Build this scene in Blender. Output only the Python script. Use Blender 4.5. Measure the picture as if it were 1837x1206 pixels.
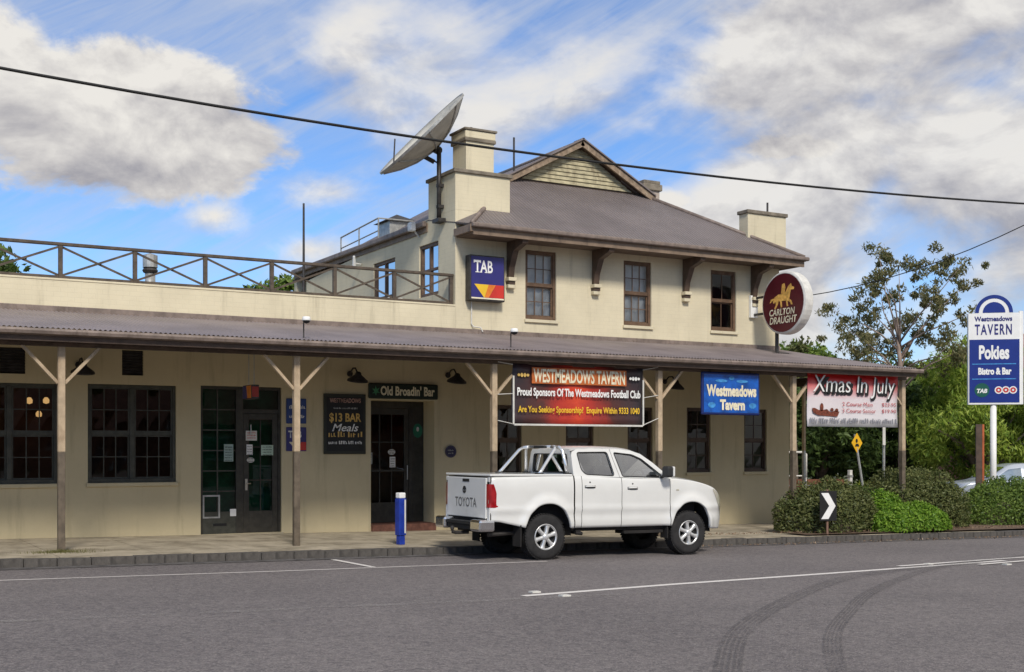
import bpy, bmesh, math, random
from mathutils import Vector, Matrix
from mathutils.geometry import tessellate_polygon

for _o in list(bpy.data.objects):
    bpy.data.objects.remove(_o, do_unlink=True)
scene = bpy.context.scene
R = math.radians

# ------------------------------------------------------------------ camera
EYE = 1.6
HEAD = 60.15                                    # heading of the view, degrees from +X
cd = bpy.data.cameras.new('camera')
cam = bpy.data.objects.new('camera', cd)
scene.collection.objects.link(cam)
cam.location = (0, 0, EYE)
cam.rotation_euler = (R(90), 0, R(HEAD - 90))
cd.sensor_width = 36
cd.lens = 42.53
cd.shift_y = 0.11
cd.clip_end = 2000
scene.camera = cam

# ------------------------------------------------------------------ world: sky with clouds
SUN_EL, SUN_AZ = 40.5, 197.0                    # azimuth measured from +Y towards +X
world = bpy.data.worlds.new('World')
scene.world = world
world.use_nodes = True
wt = world.node_tree
wt.nodes.clear()


class N:
    """Small helper for wiring shader nodes."""
    def __init__(self, tree):
        self.t = tree

    def node(self, kind, **kw):
        n = self.t.nodes.new(kind)
        for k, v in kw.items():
            setattr(n, k, v)
        return n

    def put(self, sock, v):
        if isinstance(v, bpy.types.NodeSocket):
            self.t.links.new(v, sock)
        elif v is not None:
            try:
                sock.default_value = v
            except Exception:
                sock.default_value = (v[0], v[1], v[2], 1.0)

    def m(self, op, a, b=None, c=None, clamp=False):
        n = self.node('ShaderNodeMath', operation=op, use_clamp=clamp)
        for i, v in enumerate((a, b, c)):
            if v is not None:
                self.put(n.inputs[i], v)
        return n.outputs[0]

    def vm(self, op, a, b=None):
        n = self.node('ShaderNodeVectorMath', operation=op)
        self.put(n.inputs[0], a)
        if b is not None:
            self.put(n.inputs[1], b)
        return n.outputs[0]

    def smooth(self, v, lo, hi):
        n = self.node('ShaderNodeMapRange', interpolation_type='SMOOTHSTEP')
        self.put(n.inputs[0], v)
        self.put(n.inputs[1], lo)
        self.put(n.inputs[2], hi)
        return n.outputs[0]

    def noise(self, vec, scale, detail=4, rough=.5, dist=0.0, lac=2.0):
        n = self.node('ShaderNodeTexNoise')
        self.put(n.inputs['Vector'], vec)
        n.inputs['Scale'].default_value = scale
        n.inputs['Detail'].default_value = detail
        n.inputs['Roughness'].default_value = rough
        n.inputs['Distortion'].default_value = dist
        n.inputs['Lacunarity'].default_value = lac
        return n.outputs[0]

    def mix(self, f, a, b, blend='MIX'):
        n = self.node('ShaderNodeMix', data_type='RGBA', blend_type=blend)
        self.put(n.inputs[0], f)
        self.put(n.inputs[6], col4(a))
        self.put(n.inputs[7], col4(b))
        return n.outputs[2]

    def ramp(self, v, stops):
        n = self.node('ShaderNodeValToRGB')
        e = n.color_ramp.elements
        while len(e) < len(stops):
            e.new(.5)
        for i, (p, c) in enumerate(stops):
            e[i].position = p
            e[i].color = col4(c)
        self.put(n.inputs[0], v)
        return n.outputs[0]


def col4(c):
    if isinstance(c, (tuple, list)) and len(c) == 3:
        return (c[0], c[1], c[2], 1.0)
    return c


w = N(wt)
tc = w.node('ShaderNodeTexCoord')
dirv = w.vm('NORMALIZE', tc.outputs['Generated'])
sx = w.node('ShaderNodeSeparateXYZ')
w.put(sx.inputs[0], dirv)
DX, DY, DZ = sx.outputs
az = w.m('SUBTRACT', w.m('MULTIPLY', w.m('ARCTAN2', DX, DY), 57.2958), 90 - HEAD)   # degrees, 0 towards the tavern
el = w.m('MULTIPLY', w.m('ARCSINE', DZ), 57.2958)
sky = w.node('ShaderNodeTexSky', sky_type='NISHITA', sun_disc=False)
sky.sun_elevation = R(SUN_EL)
sky.sun_rotation = R(SUN_AZ)
sky.air_density = 1.0
sky.dust_density = 0.15
sky.ozone_density = 3.0
sky.altitude = 300
blue = w.mix(1.0, sky.outputs[0], (.50, .66, .86), 'MULTIPLY')
# cloud layers, all functions of direction
squash = w.vm('MULTIPLY', dirv, (1, 1, 1.7))
n_big = w.noise(squash, 3.7, 7, .50, .2)
n_up = w.noise(w.vm('ADD', squash, (0.0, -.012, .05)), 3.7, 7, .50, .2)
n_fine = w.noise(squash, 12, 8, .62, .3)
n_fine_up = w.noise(w.vm('ADD', squash, (0.0, 0, .02)), 12, 8, .62, .3)


def blob(u0, v0, su, sv, edge=.55, amp=1.5):
    """Soft lump of cloud centred on a direction, its edge broken by noise."""
    a = w.m('DIVIDE', w.m('SUBTRACT', az, u0), su)
    b = w.m('DIVIDE', w.m('SUBTRACT', el, v0), sv)
    r2 = w.m('SQRT', w.m('ADD', w.m('MULTIPLY', a, a), w.m('MULTIPLY', b, b)))
    q = w.m('SUBTRACT', 1.0, r2)
    q = w.m('ADD', q, w.m('MULTIPLY', w.m('SUBTRACT', n_fine, .5), amp))
    q = w.m('ADD', q, w.m('MULTIPLY', w.m('SUBTRACT', n_big, .5), .9))
    return w.smooth(q, 0.0, edge), b


cum, cb = blob(-17.6, 14.4, 7.6, 4.1, .26, 1.3)
cum1, cb1 = blob(-23.8, 16.6, 4.2, 2.8, .4, 1.5)
cum2, _ = blob(-13.8, 10.6, 2.2, 1.2, 1.1, 1.9)
cum3, _ = blob(-8.4, 11.8, 3.6, 1.2, 1.2, 1.9)
cum4, _ = blob(12.8, 13.6, 4.0, 1.3, .5)
cum5, _ = blob(7.0, 11.4, 3.4, 1.1, .6)
cum6, _ = blob(-9.5, 9.2, 2.6, 1.0, 1.2, 1.8)
right_bias = w.smooth(az, 0.0, 14.0)
top_bias = w.smooth(el, 11.0, 21.0)
cover = w.m('ADD', n_big, w.m('MULTIPLY', right_bias, .23))
cover = w.m('ADD', cover, w.m('MULTIPLY', w.m('MULTIPLY', top_bias, w.smooth(az, -10, 6)), .02))
cover = w.m('ADD', cover, w.m('MULTIPLY', w.m('SUBTRACT', n_fine, .5), .13))
strato = w.m('MULTIPLY', w.smooth(cover, .54, .70), .95)
# high streaks
rot = w.node('ShaderNodeCombineXYZ')
w.put(rot.inputs[0], w.m('ADD', w.m('MULTIPLY', az, .026), w.m('MULTIPLY', el, .045)))
w.put(rot.inputs[1], w.m('SUBTRACT', w.m('MULTIPLY', el, .36), w.m('MULTIPLY', az, .2)))
cir = w.noise(rot.outputs[0], 1.6, 8, .62, .5)
cirrus = w.m('MULTIPLY', w.smooth(w.m('ADD', cir, w.m('MULTIPLY', top_bias, .16)), .36, .86), .72)
dens = strato
for c in (cum, cum1, cum2, cum3, cum4, cum5, cum6):
    dens = w.m('MAXIMUM', dens, c)
# relief: brighter where the cloud thins upwards
rel = w.m('ADD', w.m('MULTIPLY', w.m('SUBTRACT', n_big, n_up), 4.6), w.m('MULTIPLY', w.m('SUBTRACT', n_fine, n_fine_up), 2.0))
base_grey = w.m('MULTIPLY', w.m('MAXIMUM', w.m('MULTIPLY', cum, w.smooth(cb, .35, -.75)), w.m('MULTIPLY', cum1, w.smooth(cb1, .2, -.9))), .40)
shade = w.m('SUBTRACT', w.m('ADD', rel, .78), base_grey)
shade = w.m('SUBTRACT', shade, w.m('MULTIPLY', w.m('MULTIPLY', strato, right_bias), .20), clamp=True)
cloud = w.ramp(shade, [(0.0, (2.15, 2.12, 2.32)), (.45, (3.25, 3.15, 3.15)), (1.0, (4.75, 4.6, 4.35))])
skyc = w.mix(cirrus, blue, (3.1, 3.4, 4.0))
skyc = w.mix(dens, skyc, cloud)
bg = w.node('ShaderNodeBackground')
w.put(bg.inputs[0], skyc)
bg.inputs[1].default_value = 0.115
wo = w.node('ShaderNodeOutputWorld')
wt.links.new(bg.outputs[0], wo.inputs[0])

# ------------------------------------------------------------------ sun and exposure
sd = bpy.data.lights.new('sun', 'SUN')
sd.energy = 2.1
sd.angle = R(11)
sd.color = (1.0, .94, .84)
sun = bpy.data.objects.new('sun', sd)
scene.collection.objects.link(sun)
_sv = Vector((math.sin(R(SUN_AZ)) * math.cos(R(SUN_EL)), math.cos(R(SUN_AZ)) * math.cos(R(SUN_EL)), math.sin(R(SUN_EL))))
sun.rotation_euler = _sv.to_track_quat('Z', 'Y').to_euler()
vs = scene.view_settings
vs.view_transform = 'Standard'
vs.look = 'None'
vs.exposure = 0.62
vs.gamma = 1.0
vs.use_curve_mapping = False
scene.cycles.max_bounces = 8
scene.cycles.transparent_max_bounces = 16

# ------------------------------------------------------------------ materials
MATS = {}


def mat(name, color, rough=.7, metal=0.0, var=.12, scale=3.0, bump=0.0, bscale=60.0, spec=.4, coat=0.0, emit=None, dirt=None):
    """Principled surface with noise variation of colour and optional fine relief."""
    if name in MATS:
        return MATS[name]
    m = bpy.data.materials.new(name)
    m.use_nodes = True
    t = m.node_tree
    p = t.nodes['Principled BSDF']
    n = N(t)
    p.inputs['Roughness'].default_value = rough
    p.inputs['Metallic'].default_value = metal
    p.inputs['Specular IOR Level'].default_value = spec
    p.inputs['Coat Weight'].default_value = coat
    p.inputs['Coat Roughness'].default_value = .06
    co = n.node('ShaderNodeTexCoord').outputs['Object']
    a = n.noise(co, scale, 6, .6)
    f = n.smooth(a, .3, .7)
    lo = tuple(max(0, c * (1 - var)) for c in color)
    hi = tuple(min(1, c * (1 + var)) for c in color)
    c = n.mix(f, lo, hi)
    if dirt:
        dcol, dscale, dlo, dhi = dirt
        d = n.noise(n.vm('MULTIPLY', co, (1, 1, .35)), dscale, 8, .7)
        c = n.mix(n.smooth(d, dlo, dhi), c, dcol)
    n.put(p.inputs['Base Color'], c)
    if bump:
        b = n.node('ShaderNodeBump')
        b.inputs['Strength'].default_value = bump
        b.inputs['Distance'].default_value = .01
        n.put(b.inputs['Height'], n.noise(co, bscale, 6, .65))
        n.put(p.inputs['Normal'], b.outputs[0])
    if emit:
        n.put(p.inputs['Emission Color'], col4(emit[0]))
        p.inputs['Emission Strength'].default_value = emit[1]
    MATS[name] = m
    return m


def render_wall(name, color, var=.1, bricks=True, grime=(.2, .17, .11)):
    """Painted brickwork: faint courses, patchy paint, streaks of grime."""
    m = bpy.data.materials.new(name)
    m.use_nodes = True
    t = m.node_tree
    p = t.nodes['Principled BSDF']
    n = N(t)
    p.inputs['Roughness'].default_value = .85
    p.inputs['Specular IOR Level'].default_value = .2
    co = n.node('ShaderNodeTexCoord').outputs['Object']
    s = n.node('ShaderNodeSeparateXYZ')
    n.put(s.inputs[0], co)
    cb_ = n.node('ShaderNodeCombineXYZ')
    n.put(cb_.inputs[0], n.m('ADD', s.outputs[0], s.outputs[1]))
    n.put(cb_.inputs[1], s.outputs[2])
    big = n.noise(co, .8, 6, .6)
    streak = n.noise(n.vm('MULTIPLY', co, (5, 5, .5)), 1.0, 7, .65)
    c = n.mix(n.smooth(big, .3, .7), tuple(x * (1 - var) for x in color), tuple(x * (1 + var * .6) for x in color))
    c = n.mix(n.m('MULTIPLY', n.smooth(streak, .52, .8), .38), c, grime)
    fine = n.noise(co, 9, 6, .7)
    c = n.mix(n.m('MULTIPLY', n.smooth(fine, .5, .8), .22), c, tuple(x * .72 for x in color))
    h = n.noise(co, 30, 6, .6)
    if bricks:
        br = n.node('ShaderNodeTexBrick')
        n.put(br.inputs['Vector'], cb_.outputs[0])
        br.inputs['Scale'].default_value = 1.0
        br.inputs['Brick Width'].default_value = .24
        br.inputs['Row Height'].default_value = .086
        br.inputs['Mortar Size'].default_value = .008
        br.inputs['Mortar Smooth'].default_value = .5
        br.inputs['Color1'].default_value = (1, 1, 1, 1)
        br.inputs['Color2'].default_value = (.9, .9, .9, 1)
        br.inputs['Mortar'].default_value = (0.55, 0.55, 0.55, 1)
        c = n.mix(.10, c, n.mix(1.0, c, br.outputs['Color'], 'MULTIPLY'))
        h = n.m('ADD', n.m('MULTIPLY', h, .5), br.outputs['Color'])
    b = n.node('ShaderNodeBump')
    b.inputs['Strength'].default_value = .18
    b.inputs['Distance'].default_value = .01
    n.put(b.inputs['Height'], h)
    n.put(p.inputs['Normal'], b.outputs[0])
    n.put(p.inputs['Base Color'], c)
    MATS[name] = m
    return m


def leaf_mat(name, dark, light, trans=.28):
    m = bpy.data.materials.new(name)
    m.use_nodes = True
    t = m.node_tree
    t.nodes.clear()
    n = N(t)
    g = n.node('ShaderNodeNewGeometry')
    c = n.mix(g.outputs['Random Per Island'], dark, light)
    d = n.node('ShaderNodeBsdfDiffuse')
    tr = n.node('ShaderNodeBsdfTranslucent')
    gl = n.node('ShaderNodeBsdfGlossy')
    gl.inputs['Roughness'].default_value = .45
    gl.inputs['Color'].default_value = (.8, .85, .8, 1)
    n.put(d.inputs[0], c)
    n.put(tr.inputs[0], c)
    a = n.node('ShaderNodeMixShader')
    a.inputs[0].default_value = trans
    t.links.new(d.outputs[0], a.inputs[1])
    t.links.new(tr.outputs[0], a.inputs[2])
    b = n.node('ShaderNodeMixShader')
    b.inputs[0].default_value = .02
    t.links.new(a.outputs[0], b.inputs[1])
    t.links.new(gl.outputs[0], b.inputs[2])
    o = n.node('ShaderNodeOutputMaterial')
    t.links.new(b.outputs[0], o.inputs[0])
    MATS[name] = m
    return m


def glass_mat(name, tint=(.85, .9, .88), ior=1.5, boost=1.0, rough=.02):
    m = bpy.data.materials.new(name)
    m.use_nodes = True
    t = m.node_tree
    t.nodes.clear()
    n = N(t)
    fr = n.node('ShaderNodeFresnel')
    fr.inputs[0].default_value = ior
    co = n.node('ShaderNodeTexCoord').outputs['Object']
    bp = n.node('ShaderNodeBump')
    bp.inputs['Strength'].default_value = .012
    bp.inputs['Distance'].default_value = .02
    n.put(bp.inputs['Height'], n.noise(co, 4, 2, .5))
    tp = n.node('ShaderNodeBsdfTransparent')
    tp.inputs[0].default_value = col4(tint)
    gl = n.node('ShaderNodeBsdfGlossy')
    gl.inputs['Roughness'].default_value = rough
    n.put(gl.inputs['Normal'], bp.outputs[0])
    x = n.node('ShaderNodeMixShader')
    n.put(x.inputs[0], n.m('MULTIPLY', fr.outputs[0], boost, clamp=True))
    t.links.new(tp.outputs[0], x.inputs[1])
    t.links.new(gl.outputs[0], x.inputs[2])
    o = n.node('ShaderNodeOutputMaterial')
    t.links.new(x.outputs[0], o.inputs[0])
    MATS[name] = m
    return m


def road_mat():
    m = bpy.data.materials.new('asphalt')
    m.use_nodes = True
    t = m.node_tree
    p = t.nodes['Principled BSDF']
    n = N(t)
    p.inputs['Roughness'].default_value = .88
    p.inputs['Specular IOR Level'].default_value = .25
    co = n.node('ShaderNodeTexCoord').outputs['Object']
    v = n.node('ShaderNodeTexVoronoi')
    v.inputs['Scale'].default_value = 75
    n.put(v.inputs['Vector'], co)
    speck = n.node('ShaderNodeSeparateColor')
    n.put(speck.inputs[0], v.outputs['Color'])
    v2 = n.node('ShaderNodeTexVoronoi')
    v2.inputs['Scale'].default_value = 22
    n.put(v2.inputs['Vector'], n.vm('ADD', co, (3.1, 1.7, 0)))
    speck2 = n.node('ShaderNodeSeparateColor')
    n.put(speck2.inputs[0], v2.outputs['Color'])
    big = n.noise(co, .35, 5, .6)
    lane = n.noise(n.vm('MULTIPLY', co, (.12, 1.1, 1)), 1.0, 4, .55)
    c = n.mix(n.smooth(big, .3, .7), (.124, .110, .110), (.170, .151, .147))
    c = n.mix(n.m('MULTIPLY', n.smooth(lane, .45, .7), .4), c, (.115, .104, .104))
    c = n.mix(n.m('MULTIPLY', n.smooth(speck.outputs[0], .25, 1), .45), c, (.34, .30, .285))
    c = n.mix(n.m('MULTIPLY', n.smooth(speck.outputs[1], .5, 1), .55), c, (.06, .056, .058))
    c = n.mix(n.m('MULTIPLY', n.smooth(speck2.outputs[1], .55, 1), .45), c, (.075, .07, .072))
    c = n.mix(n.m('MULTIPLY', n.smooth(speck2.outputs[0], .6, 1), .35), c, (.24, .22, .205))
    n.put(p.inputs['Base Color'], c)
    b = n.node('ShaderNodeBump')
    b.inputs['Strength'].default_value = .6
    b.inputs['Distance'].default_value = .006
    n.put(b.inputs['Height'], v.outputs['Distance'])
    n.put(p.inputs['Normal'], b.outputs[0])
    return m


def paint_mat(name, color, wear=.35, amax=1.0):
    """Road paint worn through in places so the asphalt shows."""
    m = bpy.data.materials.new(name)
    m.use_nodes = True
    t = m.node_tree
    p = t.nodes['Principled BSDF']
    n = N(t)
    p.inputs['Roughness'].default_value = .8
    p.inputs['Base Color'].default_value = col4(color)
    co = n.node('ShaderNodeTexCoord').outputs['Object']
    a = n.noise(co, 30, 8, .75)
    c = n.noise(co, 2.0, 4, .6)
    k = n.m('ADD', a, n.m('MULTIPLY', n.m('SUBTRACT', c, .5), .5))
    n.put(p.inputs['Alpha'], n.m('MULTIPLY', n.smooth(k, wear, wear + .16), amax))
    MATS[name] = m
    return m


def metal_roof(name, color, wave=True, along='X'):
    m = bpy.data.materials.new(name)
    m.use_nodes = True
    t = m.node_tree
    p = t.nodes['Principled BSDF']
    n = N(t)
    p.inputs['Roughness'].default_value = .5
    p.inputs['Metallic'].default_value = 0.0
    p.inputs['Specular IOR Level'].default_value = .5
    co = n.node('ShaderNodeTexCoord').outputs['Object']
    a = n.noise(co, 1.1, 6, .6)
    c = n.mix(n.smooth(a, .3, .7), tuple(x * .85 for x in color), tuple(min(1, x * 1.15) for x in color))
    d = n.noise(n.vm('MULTIPLY', co, (6, .6, .6)), 1.0, 7, .7)
    c = n.mix(n.m('MULTIPLY', n.smooth(d, .5, .8), .3), c, tuple(x * .55 for x in color))
    rust = n.noise(co, 3.5, 8, .75)
    c = n.mix(n.m('MULTIPLY', n.smooth(rust, .62, .8), .35), c, (.24, .19, .15))
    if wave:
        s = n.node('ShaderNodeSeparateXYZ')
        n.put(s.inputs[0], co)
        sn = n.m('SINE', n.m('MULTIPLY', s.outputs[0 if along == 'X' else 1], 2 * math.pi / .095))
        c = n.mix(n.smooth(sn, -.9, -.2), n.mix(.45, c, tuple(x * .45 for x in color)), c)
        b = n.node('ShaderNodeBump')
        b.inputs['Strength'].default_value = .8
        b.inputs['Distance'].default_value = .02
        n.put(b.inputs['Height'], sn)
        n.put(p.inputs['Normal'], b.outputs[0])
    n.put(p.inputs['Base Color'], c)
    MATS[name] = m
    return m


# ------------------------------------------------------------------ mesh helpers
OFF = {}


def link(o):
    scene.collection.objects.link(o)
    return o


def tag(o, label=None, cat=None, group=None, kind=None):
    for k, v in (('label', label), ('category', cat), ('group', group), ('kind', kind)):
        if v:
            o[k] = v
    return o


def root(name, loc=(0, 0, 0), label=None, cat=None, group=None, rot=(0, 0, 0), scale=1.0, local=False, kind=None):
    o = link(bpy.data.objects.new(name, None))
    o.empty_display_size = .2
    o.location = loc
    o.rotation_euler = rot
    o.scale = (scale,) * 3
    OFF[o] = Vector((0, 0, 0)) if local else Vector(loc)
    return tag(o, label, cat, group, kind)


def attach(o, parent):
    if parent is not None:
        o.parent = parent
        o.location = Vector(o.location) - OFF.get(parent, Vector((0, 0, 0)))


class MB:
    def __init__(self):
        self.v, self.f = [], []

    def add(self, vs, fs):
        k = len(self.v)
        self.v += [tuple(p) for p in vs]
        self.f += [tuple(i + k for i in q) for q in fs]
        return self

    def box(self, x0, x1, y0, y1, z0, z1):
        return self.add([(x0, y0, z0), (x1, y0, z0), (x1, y1, z0), (x0, y1, z0), (x0, y0, z1), (x1, y0, z1), (x1, y1, z1), (x0, y1, z1)],
                        [(0, 3, 2, 1), (4, 5, 6, 7), (0, 1, 5, 4), (1, 2, 6, 5), (2, 3, 7, 6), (3, 0, 4, 7)])

    def beam(self, a, b, wd, ht, up=(0, 0, 1)):
        a, b = Vector(a), Vector(b)
        d = (b - a).normalized()
        u = Vector(up)
        s = d.cross(u)
        if s.length < 1e-4:
            s = d.cross(Vector((0, 1, 0)))
        s.normalize()
        u = s.cross(d).normalized()
        pts = []
        for p in (a, b):
            for i, j in ((-1, -1), (1, -1), (1, 1), (-1, 1)):
                pts.append(p + s * (wd / 2 * i) + u * (ht / 2 * j))
        return self.add(pts, [(0, 3, 2, 1), (4, 5, 6, 7), (0, 1, 5, 4), (1, 2, 6, 5), (2, 3, 7, 6), (3, 0, 4, 7)])

    def tube(self, pts, r, n=8, caps=True):
        pts = [Vector(p) for p in pts]
        rs = r if isinstance(r, (list, tuple)) else [r] * len(pts)
        base = len(self.v)
        prev = None
        for i, p in enumerate(pts):
            d = (pts[min(i + 1, len(pts) - 1)] - pts[max(i - 1, 0)]).normalized()
            if prev is None:
                s = d.cross(Vector((0, 0, 1)))
                if s.length < 1e-3:
                    s = d.cross(Vector((0, 1, 0)))
            else:
                s = prev - d * prev.dot(d)
            s.normalize()
            prev = s
            t = d.cross(s)
            for k in range(n):
                a = 2 * math.pi * k / n
                self.v.append(tuple(p + (s * math.cos(a) + t * math.sin(a)) * rs[i]))
        for i in range(len(pts) - 1):
            for k in range(n):
                k2 = (k + 1) % n
                self.f.append((base + i * n + k, base + i * n + k2, base + (i + 1) * n + k2, base + (i + 1) * n + k))
        if caps:
            self.f.append(tuple(base + k for k in reversed(range(n))))
            self.f.append(tuple(base + (len(pts) - 1) * n + k for k in range(n)))
        return self

    def lathe(self, prof, o, axis=(0, 0, 1), n=24, closed=False):
        """prof: (radius, distance along axis)."""
        o, ax = Vector(o), Vector(axis).normalized()
        s = ax.cross(Vector((0, 0, 1)))
        if s.length < 1e-3:
            s = Vector((1, 0, 0))
        s.normalize()
        t = ax.cross(s)
        base = len(self.v)
        for r_, h in prof:
            for k in range(n):
                a = 2 * math.pi * k / n
                self.v.append(tuple(o + ax * h + (s * math.cos(a) + t * math.sin(a)) * r_))
        m_ = len(prof)
        for i in range(m_ if closed else m_ - 1):
            j = (i + 1) % m_
            for k in range(n):
                k2 = (k + 1) % n
                self.f.append((base + i * n + k, base + j * n + k, base + j * n + k2, base + i * n + k2))
        return self

    def prism(self, poly, vec):
        """Closed slab: a polygon of 3D points pushed along vec."""
        n = len(poly)
        vec = Vector(vec)
        vs_ = [Vector(p) for p in poly] + [Vector(p) + vec for p in poly]
        fs = [tuple(range(n)), tuple(reversed(range(n, 2 * n)))]
        for i in range(n):
            j = (i + 1) % n
            fs.append((i, i + n, j + n, j))
        return self.add(vs_, fs)

    def grid(self, rows):
        """rows: list of equally long lists of points."""
        base = len(self.v)
        n = len(rows[0])
        for r_ in rows:
            self.v += [tuple(p) for p in r_]
        for i in range(len(rows) - 1):
            for j in range(n - 1):
                a = base + i * n + j
                self.f.append((a, a + 1, a + n + 1, a + n))
        return self

    def mesh(self, name, material=None, smooth=False):
        me = bpy.data.meshes.new(name)
        me.from_pydata(self.v, [], self.f)
        if material:
            me.materials.append(material)
        if smooth:
            me.shade_smooth()
        me.update()
        return me

    def build(self, name, material, parent=None, smooth=False, bevel=0, fix=True, seg=2):
        me = self.mesh(name, material, smooth)
        if fix:
            bm = bmesh.new()
            bm.from_mesh(me)
            bmesh.ops.recalc_face_normals(bm, faces=bm.faces)
            bm.to_mesh(me)
            bm.free()
            if smooth:
                me.shade_smooth()
        o = link(bpy.data.objects.new(name, me))
        attach(o, parent)
        if bevel:
            b = o.modifiers.new('bevel', 'BEVEL')
            b.width = bevel
            b.segments = seg
            b.limit_method = 'ANGLE'
            b.angle_limit = R(40)
        return o


def inst(name, mesh, parent, loc, rot=(0, 0, 0), scale=(1, 1, 1)):
    o = link(bpy.data.objects.new(name, mesh))
    o.location = loc
    o.rotation_euler = rot
    o.scale = scale
    attach(o, parent)
    return o


def copy_tree(o, parent=None):
    c = link(o.copy())
    c.parent = parent
    OFF[c] = Vector((0, 0, 0))
    for ch in o.children:
        copy_tree(ch, c)
    return c


# frames: (origin, right, up); out = right x up
FACADE = (Vector((1, 0, 0)), Vector((0, 0, 1)))


def plate(poly, o, r, u, depth=.004):
    """Polygon given in 2D on a frame, as a slab rising `depth` out of it."""
    o, r, u = Vector(o), Vector(r), Vector(u)
    nrm = r.cross(u).normalized()
    return [o + r * p[0] + u * p[1] for p in poly], nrm * depth


def flat(parent, name, polys, o, mtl, r=(1, 0, 0), u=(0, 0, 1), depth=.004):
    mb = MB()
    for q in polys:
        pts, v = plate(q, o, r, u, depth)
        mb.prism(pts, v)
    return mb.build(name, mtl, parent)


def rect(x0, x1, y0, y1):
    return [(x0, y0), (x1, y0), (x1, y1), (x0, y1)]


def disc(cx, cy, rx, ry=None, n=24, a0=0, a1=360):
    ry = rx if ry is None else ry
    full = abs(a1 - a0) >= 360
    return [(cx + rx * math.cos(R(a0 + (a1 - a0) * k / (n if full else n - 1))), cy + ry * math.sin(R(a0 + (a1 - a0) * k / (n if full else n - 1)))) for k in range(n)]


def ring(parent, name, cx, cy, r1, r2, o, mtl, r=(1, 0, 0), u=(0, 0, 1), depth=.004, a0=0, a1=360, n=28):
    polys = []
    for k in range(n):
        b0, b1 = R(a0 + (a1 - a0) * k / n), R(a0 + (a1 - a0) * (k + 1) / n)
        polys.append([(cx + r1 * math.cos(b0), cy + r1 * math.sin(b0)), (cx + r2 * math.cos(b0), cy + r2 * math.sin(b0)),
                      (cx + r2 * math.cos(b1), cy + r2 * math.sin(b1)), (cx + r1 * math.cos(b1), cy + r1 * math.sin(b1))])
    return flat(parent, name, polys, o, mtl, r, u, depth)


def lettering(parent, body, cx, cy, wd, ht, o, mtl, r=(1, 0, 0), u=(0, 0, 1), out=.006, bold=.0, shear=0.0, name='lettering', space=1.0):
    """Raised letters fitted into a wd x ht box centred on (cx, cy) of the frame."""
    cu = bpy.data.curves.new('text', 'FONT')
    cu.body = body
    cu.align_x = 'CENTER'
    cu.offset = bold
    cu.shear = shear
    cu.space_character = space
    cu.resolution_u = 3
    to = link(bpy.data.objects.new('text', cu))
    dg = bpy.context.evaluated_depsgraph_get()
    me = bpy.data.meshes.new_from_object(to.evaluated_get(dg))
    bpy.data.objects.remove(to, do_unlink=True)
    bpy.data.curves.remove(cu)
    xs = [v.co.x for v in me.vertices]
    ys = [v.co.y for v in me.vertices]
    x0, x1, y0, y1 = min(xs), max(xs), min(ys), max(ys)
    o, r, u = Vector(o), Vector(r), Vector(u)
    nrm = r.cross(u).normalized()
    for v in me.vertices:
        a = cx + ((v.co.x - x0) / (x1 - x0) - .5) * wd
        b = cy + ((v.co.y - y0) / (y1 - y0) - .5) * ht
        v.co = o + r * a + u * b + nrm * out
    me.materials.clear()
    me.materials.append(mtl)
    me.name = name
    ob = link(bpy.data.objects.new(name, me))
    attach(ob, parent)
    return ob


def marks(parent, x0, x1, y0, y1, o, mtl, r=(1, 0, 0), u=(0, 0, 1), seed=1, out=.004, word=(.03, .09), name='small_print'):
    """A line of print too small to read: uneven upright strokes grouped into words."""
    rnd = random.Random(seed)
    polys, x = [], x0
    h = y1 - y0
    while x < x1:
        wlen = rnd.uniform(*word)
        e = min(x + wlen, x1)
        while x < e - h * .1:
            sw = h * rnd.uniform(.14, .3)
            polys.append(rect(x, x + sw, y0 + h * rnd.choice((0, 0, .05)), y1 - h * rnd.choice((0, 0, .3, .25))))
            if rnd.random() < .6:
                yy = y0 + h * rnd.choice((.05, .42, .75))
                polys.append(rect(x + sw, x + sw + h * .22, yy, yy + h * .16))
            x += sw + h * rnd.uniform(.22, .36)
        x = max(x, e) + h * .35
    return flat(parent, name, polys, o, mtl, r, u, out)


def zfoot(x):
    return .07 - .015 * x


def zroad(x):
    return -.05 - .015 * x

# ------------------------------------------------------------------ palette
cream = render_wall('cream_painted_brick', (.67, .595, .425))
khaki = render_wall('khaki_painted_brick', (.60, .51, .325), var=.07, bricks=False, grime=(.22, .18, .10))
stone_cap = mat('weathered_cap', (.20, .17, .13), .9, var=.3, scale=5, bump=.4)
brown = mat('dark_brown_paint', (.085, .055, .038), .55, var=.25, scale=6, bump=.1)
fascia_m = mat('brown_fascia_paint', (.21, .15, .105), .6, var=.2, scale=4, dirt=((.10, .07, .05), 5, .5, .75))
tan = mat('tan_timber_paint', (.46, .35, .23), .7, var=.15, scale=7, bump=.2, dirt=((.30, .21, .13), 6, .5, .75))
dark_post = mat('dark_post_paint', (.12, .094, .066), .6, var=.25, scale=9, bump=.2)
frame_m = mat('window_frame_paint', (.055, .055, .042), .5, var=.25, scale=8)
door_m = mat('dark_green_black_paint', (.040, .036, .028), .5, var=.25, scale=8)
glass_clear = glass_mat('clear_glass', (.86, .88, .88), 1.5, 1.6)
sash_brown = mat('brown_sash_paint', (.125, .075, .045), .55, var=.25, scale=8)
rail_m = mat('brown_rail_paint', (.085, .064, .046), .6, var=.3, scale=9, bump=.2)
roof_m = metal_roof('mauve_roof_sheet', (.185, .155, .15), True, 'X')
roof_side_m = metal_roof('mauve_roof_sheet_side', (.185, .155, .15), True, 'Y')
ver_m = metal_roof('mauve_verandah_sheet', (.215, .178, .172), False)
gutter_m = mat('gutter_paint', (.20, .155, .13), .5, var=.25, scale=5, dirt=((.11, .08, .06), 8, .5, .75))
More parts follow.
